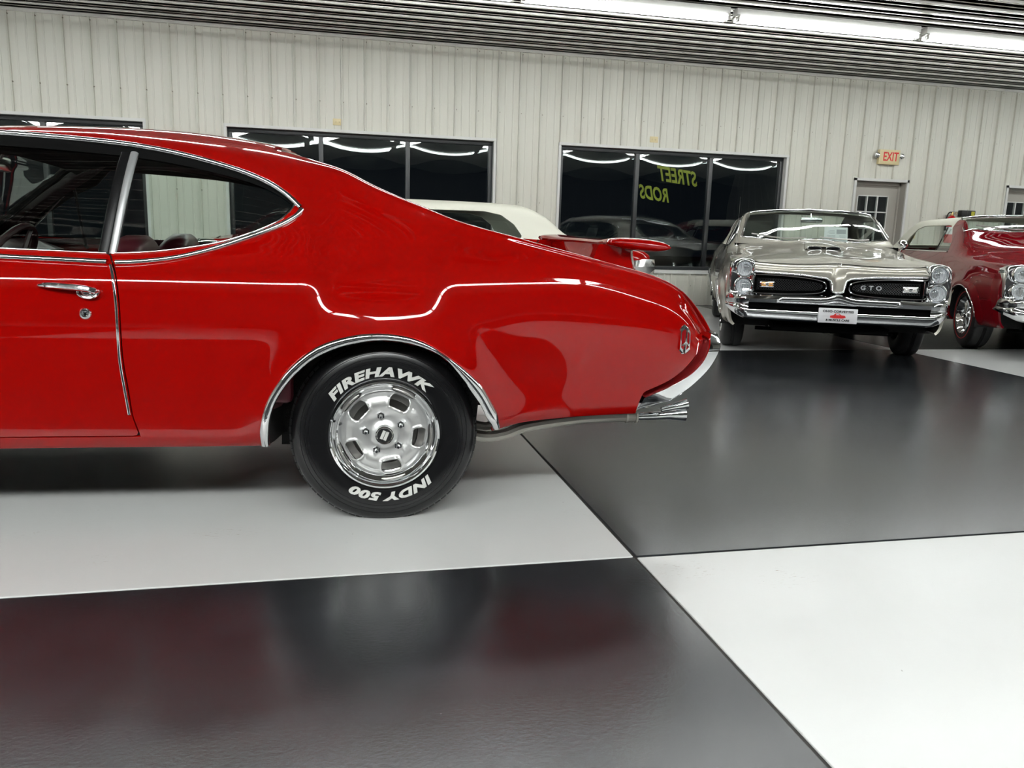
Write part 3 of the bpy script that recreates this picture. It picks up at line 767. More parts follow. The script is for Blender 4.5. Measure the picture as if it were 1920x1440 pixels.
    for fd, nm, bx in ((ws, 'windshield', (-2.1, -1.3, 9, 12)), (bg, 'rear_window', (-.6, .7, 9, 12))):
        V, Fs = mirror(*S.part(fd, box=bx), HALF); V, Fs = weld(V, Fs); V = np.array(V); V[:, 2] -= .008; link_mesh(nm, V, Fs, 'car_glass', root, 180, False)
    # black weather strip between skin and glass
    V, Fs = S.part(side, lambda V: sdf(dlo, V[:, 0], V[:, 2])+.004, lambda V: -Fg(V)+.003, box=(-2.1, 0, 4, 9.1))
    ws1 = off(V, .007); ww = MB().add(ws1, Fs); both(ww, 'weather_strip', 'black', root, HALF, fixn=False)
    # ---- bright trim
    both(S.ribbon(top3, .019, .011), 'drip_moulding', 'chrome', root, HALF)
    b3 = smooth_poly(spl(bot_line), 6, False); both(S.ribbon(b3, .019, .012), 'belt_moulding', 'chrome', root, HALF)
    d3 = smooth_poly(spl([(201, 492), (100, 487), (0, 482)]), 8, False); d3 = np.concatenate([d3, [(d3[-1][0]-.3, d3[-1][1]+.002), (-1.9, d3[-1][1]+.006)]])
    dm = S.ribbon(d3, .021, .013); dm.build('belt_moulding', 'chrome', dn); flip_mb(dm, HALF).build('belt_moulding', 'chrome', df)
    g3 = gl3[gl3[:, 0] > seam[0][0]+.006]; both(S.ribbon(g3, .006, .006), 'glass_bead', 'chrome', root, HALF)
    g4 = np.concatenate([gl3[gl3[:, 0] < seam[0][0]-.006], front_ext[:1]]); gm = S.ribbon(g4, .006, .006); gm.build('glass_bead', 'chrome', dn); flip_mb(gm, HALF).build('glass_bead', 'chrome', df)
    tt = np.linspace(0, 1, 9)[:, None]; lb = bar_b+(bar_t-bar_b)*tt
    bar = S.ribbon(lb+np.array([.010, 0]), np.linspace(.022, .026, 9), .010, -.006); bar.build('glass_division_bar', 'stainless', root)
    bar2 = S.ribbon(lb+np.array([-.020, 0]), .030, .008, -.008); bar2.build('glass_division_seal', 'rubber_gloss', root)
    # thin chrome edge guard on the door
    eg = smooth_poly(spl([(211, 497), (215.5, 517), (221.5, 567), (225.5, 633), (229.5, 680), (238, 730), (246.5, 777)]), 6, False)
    egm = S.ribbon(eg+np.array([-.007, 0]), .010, .005); egm.build('edge_guard', 'chrome', dn); flip_mb(egm, HALF).build('edge_guard', 'chrome', df)
    # wheel arch moulding
    mid = (smooth_poly(arch_out, 4, False), smooth_poly(arch_in, 4, False))
    n = 70; rs = lambda P: np.stack([np.interp(np.linspace(0, 1, n), np.linspace(0, 1, len(P)), P[:, k]) for k in (0, 1)], -1)
    ao, ai = rs(mid[0]), rs(mid[1]); wd = np.linalg.norm(ao-ai, axis=1)
    am = S.ribbon((ao+ai)/2, wd, .013, .001); both(am, 'arch_moulding', 'chrome', root, HALF)
    # inner lip and wheel well
    m = MB(); rings = []
    for i in range(0, n, 3):
        x, z = ai[i]; y = float(S.y_at(x, z)[0]); rings.append([(x, y+.004, z), (x, y+.03, z+.004), (x*1.02, y+.06, z+.02), (x*1.06, y+.20, z+.05), (x*1.06, .60, z+.05)])
    m.loft(rings, False, False); both(m, 'wheel_well', 'liner', root, HALF, fixn=False)
    wl = MB().prism([(x*1.06, z+.05) for x, z in ai[::4]]+[(ai[-1][0], .22), (.2, .20), (-.2, .20), (-.30, .14), (ai[0][0]-.03, .14)], .60, .62); wl.build('wheel_well_end', 'liner', root); flip_mb(wl, HALF).build('wheel_well_end', 'liner', root)
    spw = MB().add([(ai[0][0]-.012, .03, .285), (ai[0][0]-.012, .03, .42), (ai[0][0]-.02, .60, .42), (ai[0][0]-.02, .60, .19), (ai[0][0]-.016, .30, .235)], [(0, 1, 2, 3, 4)]); both(spw, 'splash_shield', 'liner', root, HALF, smooth=0)
    fw = MB().loft([[(-2.845+.42*math.cos(a), .02, .315+.35*math.sin(a)), (-2.845+.44*math.cos(a), .5, .315+.37*math.sin(a))] for a in np.linspace(0, PI, 20)], False, False); both(fw, 'front_wheel_well', 'liner', root, HALF, fixn=False)
    # ---- door handle and lock on the near door, mirrored on the far one
    def handle(dr, flip):
        pts = smooth_poly(spl([(72, 535), (85, 534), (110, 535), (140, 537), (160, 539), (176, 542), (188, 547)]), 5, False)
        ya = S.y_at(pts[:, 0], pts[:, 1]); t = np.linspace(0, 1, len(pts))
        out = .004+.028*np.sin(np.clip(t*1.15, 0, 1)*PI*.55)*np.clip((1-t)*9, .25, 1)
        rr = .0035+.0062*np.clip(t*4, 0, 1)*np.clip((1-t)*10, .4, 1)
        hb = MB().tube([(p[0], y-o, p[1]) for p, y, o in zip(pts, ya, out)], rr, 10)
        bx, bz = sp(168, 547); by = float(S.y_at(bx, bz)[0])
        ring = MB(); 
        for k in range(1): pass
        el = [(bx+.030*math.cos(a)*(1 if math.cos(a) > 0 else 1.1), by-.012-.004*math.cos(a), bz-.002+.0165*math.sin(a)) for a in np.linspace(0, 2*PI, 28, endpoint=False)]
        ring.tube(el, .0042, 8, closed=True)
        cup = MB().lathe([(.0001, -.004), (.019, -.0035), (.025, .0), (.026, .01)], 24, (0, 0, 0)); cup.v = [(p[0]*1.1+bx, p[1]+by-.004, p[2]*.62+bz) for p in cup.v]
        btn = MB().lathe([(.0001, -.017), (.009, -.016), (.0125, -.012), (.013, .0)], 20, (0, 0, 0)); btn.v = [(p[0]*1.2+bx-.003, p[1]+by-.006, p[2]*.75+bz) for p in btn.v]
        lx, lz = sp(160, 588.5); ly = float(S.y_at(lx, lz)[0])
        lk = MB().lathe([(.0001, -.003), (.0065, -.004), (.008, -.002), (.0105, -.007), (.015, -.007), (.0195, -.002), (.0205, .006)], 28, (lx, ly, lz))
        kh = MB().box(lx-.0016, lx+.0016, ly-.0055, ly-.003, lz-.004, lz+.004)
        fl = (lambda q: flip_mb(q, HALF)) if flip else (lambda q: q)
        h = fl(hb).build('door_handle', 'chrome', dr, label='chrome handle'); fl(ring).build('handle_ring', 'chrome', dr); fl(cup).build('handle_cup', 'chrome_soft', dr); fl(btn).build('handle_button', 'chrome', dr)
        fl(lk).build('door_lock', 'chrome', dr, label='round chrome key lock'); fl(kh).build('keyhole', 'black', dr)
    handle(dn, False); handle(df, True)
    # ---- side marker light near the tail
    mk = [(1283, 608), (1290, 613), (1294, 620), (1293.5, 642), (1292, 652), (1293, 656), (1285, 663), (1278, 663), (1272, 656), (1273.5, 640), (1274, 618), (1278, 612)]
    mk3 = spl(mk); cx, cz = mk3.mean(0); cy = float(S.y_at(cx, cz)[0]); nn = S.nrm(np.array([cx]), np.array([cz]))[0]
    def mk_ring(sc, o): return [(cx+(a-cx)*sc, float(S.y_at(cx+(a-cx)*sc, cz+(b-cz)*sc)[0])-o, cz+(b-cz)*sc) for a, b in mk3]
    mm = MB().loft([mk_ring(1.0, -.002), mk_ring(1.0, .004), mk_ring(.90, .009), mk_ring(.72, .008), mk_ring(.68, .003)], True, False)
    marker = mm.build('side_marker_lamp', 'chrome', root, label='chrome framed red side marker lamp')
    MB().add(mk_ring(.70, .0035), [tuple(range(len(mk3)))]).build('lens', 'lens_red', marker, smooth=0)
    rk = MB(); q = mk_ring(.9, .010); rk.tube([(cx+.002, cy-.010, cz+.045), (cx, cy-.012, cz+.0), (cx-.001, cy-.010, cz-.048)], [.002, .0045, .003], 8)
    rk.tube([(cx-.012, cy-.009, cz-.02), (cx, cy-.0115, cz-.004), (cx+.013, cy-.006, cz-.02)], .0028, 6); rk.build('rocket_emblem', 'chrome', marker)
    # ---- tail panel, bumper, exhaust
    xt = tail_edge[-1][0]
    tp = MB().prism([(xt-.02, .67), (xt-.045, .62), (xt-.075, .52), (xt-.16, .44), (xt-.26, .40), (xt-.30, .40), (xt-.30, .46), (xt-.10, .66)], .27, 1.67); tp.build('tail_panel', 'red_under', root, smooth=20)
    for yy in (.36, 1.30):
        MB().box(xt-.075, xt-.035, yy, yy+.28, .53, .62, .01).build('tail_lamp', 'lens_red', root)
    inn = [(1333, 625), (1330, 634), (1328, 647), (1322, 663), (1311, 681), (1294, 698), (1272, 713), (1248, 726), (1222, 738), (1209, 745)]
    out = [(1352, 626), (1357, 640), (1358, 650), (1350, 669), (1334, 693), (1313, 716), (1290, 738), (1262, 757), (1236, 769), (1203, 776)]
    A = smooth_poly([hp(x, y, .07) for x, y in inn], 4, False); B = smooth_poly([hp(x, y, .09) for x, y in out], 4, False); rings = []
    for i, (a, b) in enumerate(zip(A, B)):
        t = i/(len(A)-1); tw = .66 if t < .8 else .66-.42*(t-.8)/.2; yo = .052+.02*math.sin(t*PI)*-1
        P = lambda s, y: (a[0]+(b[0]-a[0])*s, y, a[1]+(b[1]-a[1])*s)
        rings.append([P(-.02, .16), P(-.005, yo+.040), P(.01, yo+.026), P(.05, yo+.021), P(tw*.5, yo+.026), P(tw, yo+.034), P(tw+.08, yo+.042), P((1+tw)/2, yo+.070), P(.97, yo+.105), P(1., yo+.13), P(1., .30), P(-.02, .30)])
    bm_ = MB().loft(rings, True, True); bump_n = bm_
    A2, B2 = A, B; prof = [tuple(p) for p in A2[::4]]+[tuple(p) for p in B2[::-4]]
    bar_ = MB().prism([(p[0]+.0, p[1]) for p in prof], .29, 1.65)
    bb = MB().add(bump_n.v, bump_n.f); bb.add(flip_mb(bump_n, HALF).v, flip_mb(bump_n, HALF).f); bb.add(bar_.v, bar_.f)
    bumper = bb.build('rear_bumper', 'chrome', root, smooth=28, label='chrome wraparound rear bumper')
    te = smooth_poly(spl([(1334, 617), (1323, 623), (1316, 634), (1312, 648), (1307, 662), (1295, 678), (1277, 697), (1258, 711), (1237, 722), (1207, 735)]), 4, False)
    ret = MB().loft([[(p[0], float(S.y_at(*p)[0])+.002, p[1]), (p[0]*.7+a[0]*.3, float(S.y_at(*p)[0])+.022, p[1]*.7+a[1]*.3), (p[0]*.3+a[0]*.7, .085+.03, p[1]*.3+a[1]*.7), (a[0]+.004, .13, a[1]-.004)] for p, a in zip(te, A)], False, False)
    both(ret, 'tail_return', 'red_under', root, HALF)
    def ex(px, py, ins=.22): a, b = hp(px, py, ins); return np.array([a, ins, b])
    p0, p1, p2, p3 = ex(1196, 781), ex(1225, 780), ex(1250, 778), ex(1283, 776)
    tip = MB(); pth = [p0, p1, p2, p3]; tip.tube(pth, [.015, .016, .018, .030], 14, caps=False)
    tip.tube([p3+np.array([.0, 0, 0]), p2+np.array([.02, 0, 0])], [.029, .012], 14, caps=False)
    q1, q2, q3 = ex(1240, 768, .20), ex(1262, 763, .20), ex(1288, 757, .20)
    tip.tube([q1, q2, q3], [.010, .014, .022], 12, caps=False); tip.tube([q3, q2], [.021, .010], 12, caps=False)
    tip.build('exhaust_tips', 'chrome', root, smooth=50)
    pipe = MB(); pp = smooth_poly([ex(860, 806, .30), ex(905, 818, .30), ex(945, 814, .30), ex(985, 800, .30), ex(1060, 788, .28), ex(1130, 782, .25), ex(1196, 781, .22)], 5, False); pipe.tube(pp, .021, 10)
    pp2 = [ex(880, 795, .34), ex(910, 800, .34), ex(960, 792, .34)]; pipe.tube(pp2, .018, 10); pipe.build('exhaust_pipe', 'galv', root)
    for px in (1174, 1192):
        hg = MB(); a = ex(px, 781, .22); hg.lathe([(.022, -.004), (.026, -.004), (.026, .004), (.022, .004)], 16, tuple(a), 'x', True); hg.tube([a+np.array([0, 0, .02]), a+np.array([-.005, .01, .10])], .005, 6)
        hg.build('exhaust_clamp', 'galv', root)
    # ---- spoiler on the trunk lid
    sp_r = []
    for y, th, ch, dz in ((.205, .006, .70, 0), (.212, .034, .93, 0), (.235, .050, 1.0, 0), (.30, .054, 1.0, 0), (.38, .048, .97, -.001), (.50, .040, .90, -.004), (.97, .036, .88, -.002)):
        x0, x1 = .835, 1.068; c = x1-(x1-x0)*ch; z0 = 1.010+dz; ring = []
        for k in range(20):
            a = 2*PI*k/20; u = .5+.5*math.cos(a); f_ = math.sin(a)
            prof_t = (1-u)**.36*u**.30*1.50 if f_ >= 0 else (1-u)**.40*u**.32*1.40
            # u = 1 at the leading edge
            ring.append((x1-(x1-c)*u, y, z0-.010*(1-u)*1.4+.5*th*np.sign(f_)*min(prof_t, 1.)*(1 if abs(f_) > 1e-6 else 0)))
        sp_r.append(ring)
    full = sp_r+[[(p[0], 1.94-p[1], p[2]) for p in r] for r in sp_r[::-1][1:]]
    MB().loft(full, True, True).build('spoiler_wing', 'paint_red', trunk, smooth=50, label='red rear spoiler wing')
    ped = MB(); rr = []
    for t, xa, xb, w in ((0, .765, .985, .050), (.25, .785, .968, .046), (.6, .80, .958, .046), (1, .815, .952, .052)):
        z = .885+t*.115; rr.append([(xa, .335+w, z), (xa-.0, .335-w*.4, z), ((xa+xb)/2, .335-w, z), (xb-.02, .335-w, z), (xb, .335-w*.2, z), (xb, .335+w, z)])
    ped.loft(rr); both(ped, 'spoiler_pedestal', 'paint_red', trunk, HALF, smooth=30)
    MB().loft([[(.86, y, .88), (.885, y, .94), (.875, y, 1.0), (.945, y, 1.0), (.955, y, .94), (.985, y, .88)] for y in (.36, .97, 1.58)]).build('spoiler_base', 'paint_red', trunk, smooth=50)
    # ---- underside and cabin
    Vl, Fl = S.part(lambda V: V[:, 3]-5.95, lambda V: np.minimum(V[:, 0]+1.97, .1-V[:, 0]), lambda V: F_dlo(V)+.006, lambda V: -ws(V)+.03, lambda V: -bg(V)+.02, box=(-2.05, .2, 5.5, 12))
    A_, B_ = skirt(Vl, Fl, 0.); bm = bmesh.new(); vs = [bm.verts.new(p[:3]) for p in Vl]
    for f in Fl: bm.faces.new([vs[i] for i in f])
    bm.normal_update(); W = np.array([(v.co-v.normal*.02)[:] for v in bm.verts]); bm.free()
    W, G = mirror(W, Fl, HALF); link_mesh('cabin_lining', W, G, 'maroon_dark', root, 60, False)
    ub = MB(); ub.box(-3.6, -.46, .12, 1.82, .285, .31); ub.box(-.46, .44, .62, 1.32, .30, .34); ub.box(.44, 1.05, .2, 1.74, .40, .43); ub.build('underbody', 'black', root, smooth=0)
    cab = MB(); cab.box(-1.95, -.42, .115, .13, .31, .83); cab.box(-1.95, -.42, 1.81, 1.825, .31, .83); cab.box(-1.98, -1.95, .12, 1.82, .31, .86); cab.box(-.44, -.42, .12, 1.82, .31, .86); cab.build('cabin_liner', 'maroon_dark', root, smooth=0)
    dp = MB().box(-1.9, -.95, .10, .165, .45, .865, .02); both(dp, 'door_panel', 'maroon_vinyl', root, HALF)
    pl = MB()
    for k in range(22): pl.box(-1.86+k*.04, -1.845+k*.04, .166, .172, .80, .855, .002)
    both(pl, 'door_pleats', 'chrome_soft', root, HALF, kind='stuff')
    rp = MB().box(-.95, -.32, .10, .17, .42, .90, .02); both(rp, 'rear_side_trim', 'maroon_vinyl', root, HALF)
    def seat(name, xc, y0, y1, top, tilt, wt):
        r = []
        for t in [0, .3, .5, .64, .72, .79, .85, .90, .94, .97, .99, 1.]:
            z = .45+(top-.45)*t; w = (y1-y0)/2*math.sqrt(max(.08, 1-max(0, (t-.66)/.34)**2*.92)); yc = (y0+y1)/2; th = .085*math.sqrt(max(.06, 1-max(0, (t-.6)/.4)**3*.9)); x = xc+tilt*t
            r.append([(x+th*math.cos(a)*(abs(math.cos(a))**-.3 if abs(math.cos(a)) > .2 else 1), yc+w*np.sign(math.sin(a))*abs(math.sin(a))**.5, z) for a in np.linspace(0, 2*PI, 20, endpoint=False)])
        m = MB().loft(r); m.box(xc-.50, xc+.05, y0, y1, .36, .50, .04); return m
    a1 = hp(258, 444, .62)
    for y0 in (.36, 1.08):
        seat('front_seat', a1[0]-.13, y0, y0+.50, a1[1]+.006, .13, .3).build('front_seat', 'maroon_vinyl', root, smooth=60)
    seat('rear_seat', -.42, .25, 1.69, .90, .10, .6).build('rear_seat', 'maroon_vinyl', root, smooth=60)
    MB().box(-.30, .50, .28, 1.66, .86, .89, .01).build('parcel_shelf', 'maroon_dark', root)
    ds = MB().prism([(-1.98, .93), (-1.80, .93), (-1.66, .88), (-1.64, .80), (-1.70, .70), (-1.98, .70)], .13, 1.81); ds.build('dashboard', 'maroon_dark', root, smooth=30)
    stw = MB(); stc = Vector((-1.42, .56, .84)); R_ = Matrix.Rotation(math.radians(-60), 4, 'Y')
    stw.tube([tuple(stc+R_ @ Vector((.19*math.cos(a), .19*math.sin(a), 0))) for a in np.linspace(0, 2*PI, 32, endpoint=False)], .013, 8, closed=True)
    for a in (0.3, PI-.3, -PI/2): stw.tube([tuple(stc+R_ @ Vector((.19*math.cos(a), .19*math.sin(a), 0))), tuple(stc+R_ @ Vector((0, 0, -.05)))], .01, 6)
    stw.tube([tuple(stc+R_ @ Vector((0, 0, -.05))), (-1.75, .56, .72)], .022, 8); stw.build('steering_wheel', 'maroon_dark', root)
    gsel = S.part(lambda V: V[:, 3]-9.0, lambda V: np.minimum(V[:, 0]+1.5, -.38-V[:, 0]), box=(-1.6, -.3, 8.8, 12)); W, G = mirror(*gsel, HALF); W = W-np.array([0, 0, .04]); link_mesh('headliner', W, G, 'black', root, 60, False)
    mir = MB().box(-1.60, -1.57, .86, 1.08, 1.22, 1.28, .012); mir.tube([(-1.57, .97, 1.27), (-1.53, .97, 1.33)], .006, 6); mir.build('interior_mirror', 'chrome_soft', root)
    # A-pillar inner edge and far vent window bar
    vb = MB().tube([(-1.545, .15, .90), (-1.555, .225, 1.19)], .009, 8); vb.tube([(-1.545, .13, .89), (-1.545, .155, .905)], .009, 8); both(vb, 'vent_window_bar', 'rubber_gloss', root, HALF)
    vf = MB().tube([(-1.54, .155, .91), (-1.85, .135, .925), (-1.80, .155, .975), (-1.58, .225, 1.175)], .006, 6); both(vf, 'vent_window_frame', 'chrome_soft', root, HALF)
    gk = []; jv = int(round(9.25/11*(S.nv-1)))
    for i in range(len(S.xs)):
        if -1.97 < S.xs[i] < -1.49: gk.append(tuple(S.G[i, jv, :3]-np.array([0, -.004, .006])))
    it = int(np.argmin(abs(S.xs+1.50))); gt = [tuple(S.G[it, j, :3]-np.array([0, 0, .006])) for j in range(jv, S.nv)]
    both(MB().tube(gk+gt, .019, 8), 'windshield_gasket', 'black', root, HALF)
    # ---- nose (out of frame): grille, lamps, bumper
    ns = MB().box(-3.86, -3.60, .16, 1.78, .46, .74, .02); ns.build('nose_panel', 'black', root)
    for y in (.30, .50, 1.30, 1.50):
        MB().lathe([(.0001, -3.90), (.06, -3.89), (.075, -3.875), (.085, -3.88), (.085, -3.84)], 20, (0, y+.07, .64), 'x').build('headlamp', 'chrome', root)
    MB().box(-3.97, -3.86, .06, 1.88, .40, .52, .03).build('front_bumper', 'chrome', root)
    # ---- wheels
    w0 = make_rally_wheel(root)
    w0.location = (0, .05, .331-.012)
    w0['label'] = 'rear wheel with white lettered tyre'
    for x, y, rz in ((-2.845, .05, 0), (0, 1.89, PI), (-2.845, 1.89, PI)):
        c = copy_tree(w0, root); c.location = (x, y, .331-.012); c.rotation_euler = (0, 0, rz)
        if 'label' in c: del c['label']
    ax = MB().tube([(0, .25, .31), (0, 1.69, .31)], .045, 12); ax.lathe([(.001, -.13), (.11, -.09), (.14, 0), (.11, .09), (.001, .13)], 16, (0, .97, .31), 'x'); ax.build('rear_axle', 'black', root)
    return root, S

def make_rally_wheel(parent):
    R, rb, w = .331, .186, .225
    # dished five-slot disc
    slot = [(-.030, .104), (-.022, .1005), (.022, .1005), (.030, .104), (.036, .125), (.031, .141), (.018, .1465), (-.018, .1465), (-.031, .141), (-.036, .125)]
    slot = smooth_poly(slot, 3); ang = [math.radians(25+72*k) for k in range(5)]
    def s_of(x, z):
        d = np.full(np.shape(x), -9.)
        for a in ang:
            u = x*math.cos(a)-z*math.sin(a); v = x*math.sin(a)+z*math.cos(a); d = np.maximum(d, sdf(slot, u, v))
        return d
    def hgt(r, a): return .030-.010*math.exp(-((r-.105)/.03)**2)-.016*math.exp(-(r/.042)**4)+.012*max(0, (r-.135)/.02)
    V, Fs = polar_sheet(.020, .156, 34, 180, hgt, [])
    d = s_of(V[:, 0], V[:, 2]); V[:, 1] -= .0065*np.exp(-((d+.004)/.0045)**2)
    aa = np.arctan2(V[:, 0], V[:, 2]); rr_ = np.hypot(V[:, 0], V[:, 2])
    for a in ang:      # spokes rise between the slots
        da = (aa-a-PI/5+PI) % (2*PI/5)-PI/5 if False else 0
    V[:, 1] -= .007*(.5-.5*np.cos(5*(aa-ang[0])))*np.exp(-((rr_-.11)/.04)**2)
    V, Fs = clip(V, Fs, lambda Q: -s_of(Q[:, 0], Q[:, 2])-.0002)
    A, B = skirt(V, Fs, .014)
    wheel = link_mesh('wheel', A, B, 'disc_metal', parent, 40, False)
    MB().lathe([(.150, .052), (.153, .030), (.158, .022), (.166, .016), (.176, .006), (.182, -.006), (.188, -.011), (.194, -.009), (.197, -.001), (.196, .012), (.186, .03), (.17, .05), (.165, .16), (.19, .2)], 72).build('trim_ring', 'chrome', wheel)
    MB().lathe([(.001, .095), (.10, .095), (.118, .09), (.120, .06), (.13, .06), (.145, .058), (.146, .12), (.15, .2)], 48).build('brake_drum', 'steel_dull', wheel)
    for a in ang:
        pts = []; slots = MB()
        for k in range(9):
            t = -.26+.52*k/8; pts.append((.1665*math.sin(a+t), .013+.003, .1665*math.cos(a+t)))
        slots.tube(pts, [.002, .005, .0062, .0066, .0066, .0066, .0062, .005, .002], 8)
        slots.build('trim_ring_slot', 'steel_dull', wheel)
    for k in range(5):
        a = math.radians(25-36+72*k); x, z = .066*math.sin(a), .066*math.cos(a)
        MB().lathe([(.0001, -.014), (.0055, -.0135), (.0075, -.010), (.0075, .008), (.0135, .009), (.0135, .02)], 6, (x, .008, z)).build('lug_nut', 'chrome', wheel, smooth=30)
    cap = MB().lathe([(.026, -.010), (.029, -.013), (.032, -.010), (.033, .01), (.034, .03)], 32).build('centre_cap', 'chrome', wheel)
    cd = MB().lathe([(.0001, -.0085), (.026, -.0085), (.0265, -.006)], 32); cd.build('cap_face', 'sign_black', wheel)
    em = MB(); 
    for q in (-.0062, .0062): em.prism([(q-.0052, -.016), (q+.0052, -.016), (q+.0052, .016), (q-.0052, .016)], -.0115, -.008)
    em.xform(Matrix.Rotation(math.radians(22), 4, 'Y')); em.build('cap_emblem', 'letter_white', wheel, smooth=0)
    MB().tube([(-.150, .01, .038), (-.154, -.006, .040), (-.150, -.016, .047)], .004, 8).build('valve_stem', 'rubber', wheel)
    tyre = MB().lathe(tyre_profile(R, rb, w), 96).build('tyre', 'rubber_gloss', wheel, smooth=40)
    prof = tyre_profile(R, rb, w)[:11]; yo = lambda r: float(np.interp(r, [p[0] for p in prof], [p[1] for p in prof]))-.0006
    for t, mid, sz, b, wide in (('FIREHAWK', -7, .043, .0021, 1.72), ('INDY 500', 172, .040, .0021, 1.72)):
        V, Fs = bent_text(t, .2275 if mid < 100 else .2285, sz, mid, b, wide, yo); MB().add(V, Fs).build('lettering', 'letter_white', wheel, smooth=0, fixn=False, label='raised white tyre lettering')
    tb = MB(); nb = 76
    for k in range(nb):
        a0 = 2*PI*k/nb; a1 = a0+2*PI/nb*.82
        for y0, y1, r0 in ((.034, .060, R-.010), (w-.060, w-.034, R-.010)):
            V = []
            for rr, yy in ((r0-.004, y0-.006 if y0 < .1 else y1+.006), (R+.0015, y0+.010 if y0 < .1 else y1-.010), (R+.0015, y1+.012 if y0 < .1 else y0-.012), (r0, y1+.012 if y0 < .1 else y0-.012)):
                for a in (a0, a1): V.append((rr*math.sin(a), yy, rr*math.cos(a)))
            tb.add(V, [(0, 1, 3, 2), (2, 3, 5, 4), (0, 2, 4, 6), (1, 7, 5, 3)])
    tb.build('tread_blocks', 'rubber', wheel, smooth=0, fixn=False, kind='stuff')
    rings = MB()
    for r in (.263, .276, .292): rings.lathe([(r-.001, yo(r)+.001), (r, yo(r)-.0012), (r+.001, yo(r)+.001)], 72)
    rings.build('sidewall_rings', 'rubber', wheel)
    return wheel
HERO, HS = build_hero()
# ---------------------------------------------------------------- mid-sixties two-door with stacked headlamps (three paints, hard or soft top)
CH = .95
def spoke_wheel(parent, redline=False):
    R, rb, w = .335, .186, .205
    wheel = MB().lathe([(.0001, .012), (.028, .013), (.033, .022), (.036, .045), (.06, .052), (.145, .062), (.150, .05), (.158, .03), (.176, .008), (.184, -.006), (.192, -.009), (.196, .0), (.192, .02), (.17, .05), (.165, .16)], 48).build('wheel', 'chrome', parent)
    for k in range(8):
        a = 2*PI*k/8; c, d = math.sin(a), math.cos(a)
        MB().loft([[(r*c+u*d, y, r*d-u*c) for u, y in ((-wd, yy+.014), (-wd*.6, yy), (wd*.6, yy), (wd, yy+.014))] for r, wd, yy in ((.03, .009, .020), (.08, .013, .026), (.15, .019, .034))]).build('spoke', 'chrome_soft', wheel)
    MB().lathe(tyre_profile(R, rb, w), 64).build('tyre', 'rubber', wheel, smooth=40)
    if redline: MB().lathe([(.236, -.0012), (.236, -.0042), (.2425, -.0042), (.2425, -.001)], 64).build('red_stripe', 'sign_red', wheel)
    return wheel
def classic_tables(soft=False):
    end = {4.0: 0., 4.2: .03, 4.29: .07}
    def yt(a, extra=None, n=.02):
        t = {-.94: a+.10, -.90: a+.06, -.75: a+n, -.2: a, 1.0: a+.01, 2.4: a+.012, 3.0: a, 3.7: a+.01, 4.05: a+.025, 4.22: a+.06, 4.29: a+.10}
        if extra: t.update(extra)
        return t
    rows = [({-2: .30, 5: .30}, {-2: .25, 5: .28}),
            (yt(.075), {-2: .30, -.6: .27, .4: .235, 2.5: .235, 3.3: .27, 4.3: .33}),
            (yt(.03), {-2: .42, 5: .42}), (yt(0.), {-2: .57, 2.4: .57, 3: .60, 5: .58}),
            (yt(.008), {-.94: .70, 0: .72, 2.3: .71, 3.0: .76, 4.3: .70}),
            (yt(.035), {-.94: .79, -.3: .815, .6: .83, 2.2: .82, 2.9: .865, 3.6: .86, 4.29: .78}),
            (yt(.080, {2.4: .11, 2.9: .075}), {-.94: .845, -.6: .868, .2: .90, .8: .935, 1.2: .945, 2.3: .945, 2.9: .93, 3.6: .915, 4.2: .85, 4.29: .81})]
    rows.append(({-.94: .19, -.6: .20, .4: .19, .70: .15, .95: .16, 1.3: .185, 2.3: .185, 2.7: .17, 3.05: .14, 3.4: .16, 4.29: .2},
                 {-.94: .835, -.6: .865, .2: .915, .6: .955, .80: .99, 1.0: 1.06, 1.3: 1.125, 2.3: 1.12, 2.7: 1.07, 3.05: .975, 3.4: .94, 3.7: .925, 4.2: .86, 4.29: .82}))
    rows.append(({-.94: .26, -.6: .27, .4: .25, .70: .19, .95: .215, 1.3: .25, 2.3: .25, 2.7: .22, 3.05: .19, 3.4: .22, 4.29: .26},
                 {-.94: .825, -.6: .862, .2: .925, .6: .975, .80: 1.035, 1.0: 1.135, 1.28: 1.262, 2.3: 1.26, 2.7: 1.16, 3.05: .998, 3.4: .945, 3.7: .93, 4.2: .865, 4.29: .825}))
    rows.append(({-.94: .32, -.6: .33, .4: .32, .70: .23, .95: .26, 1.3: .32, 2.3: .33, 2.7: .32, 3.05: .30, 3.4: .34, 4.29: .36},
                 {-.94: .815, -.6: .860, .2: .932, .6: .985, .80: 1.055, 1.0: 1.165, 1.28: 1.322, 1.5: 1.34, 2.3: 1.335, 2.7: 1.225, 3.05: 1.01, 3.4: .947, 3.7: .935, 4.2: .87, 4.29: .83}))
    rows.append(({-2: .60, 5: .60}, {-.94: .80, -.6: .862, .2: .945, .56: .998, .80: 1.105, 1.0: 1.225, 1.26: 1.355, 1.6: 1.375, 2.3: 1.36, 2.65: 1.25, 3.1: 1.005, 3.3: .955, 3.7: .945, 4.2: .88, 4.29: .84}))
    rows.append(({-2: .95, 5: .95}, {-.94: .81, -.6: .885, .2: .965, .52: 1.01, .80: 1.13, 1.0: 1.25, 1.26: 1.37, 1.6: 1.39, 2.3: 1.372, 2.65: 1.255, 3.1: 1.005, 3.3: .96, 3.7: .95, 4.2: .885, 4.29: .845}))
    if soft:      # a folding top reaches further back
        st = pchip([-2, 2.0, 2.3, 2.65, 2.7, 3.05, 3.1, 3.3, 3.4, 3.7, 5], [-2, 2.0, 2.66, 2.96, 3.0, 3.27, 3.30, 3.42, 3.48, 3.72, 5])
        for k in range(7, 12): rows[k] = tuple({float(st(q)): v for q, v in t.items()} for t in rows[k])
    return rows
_S = {}
_PT = {}
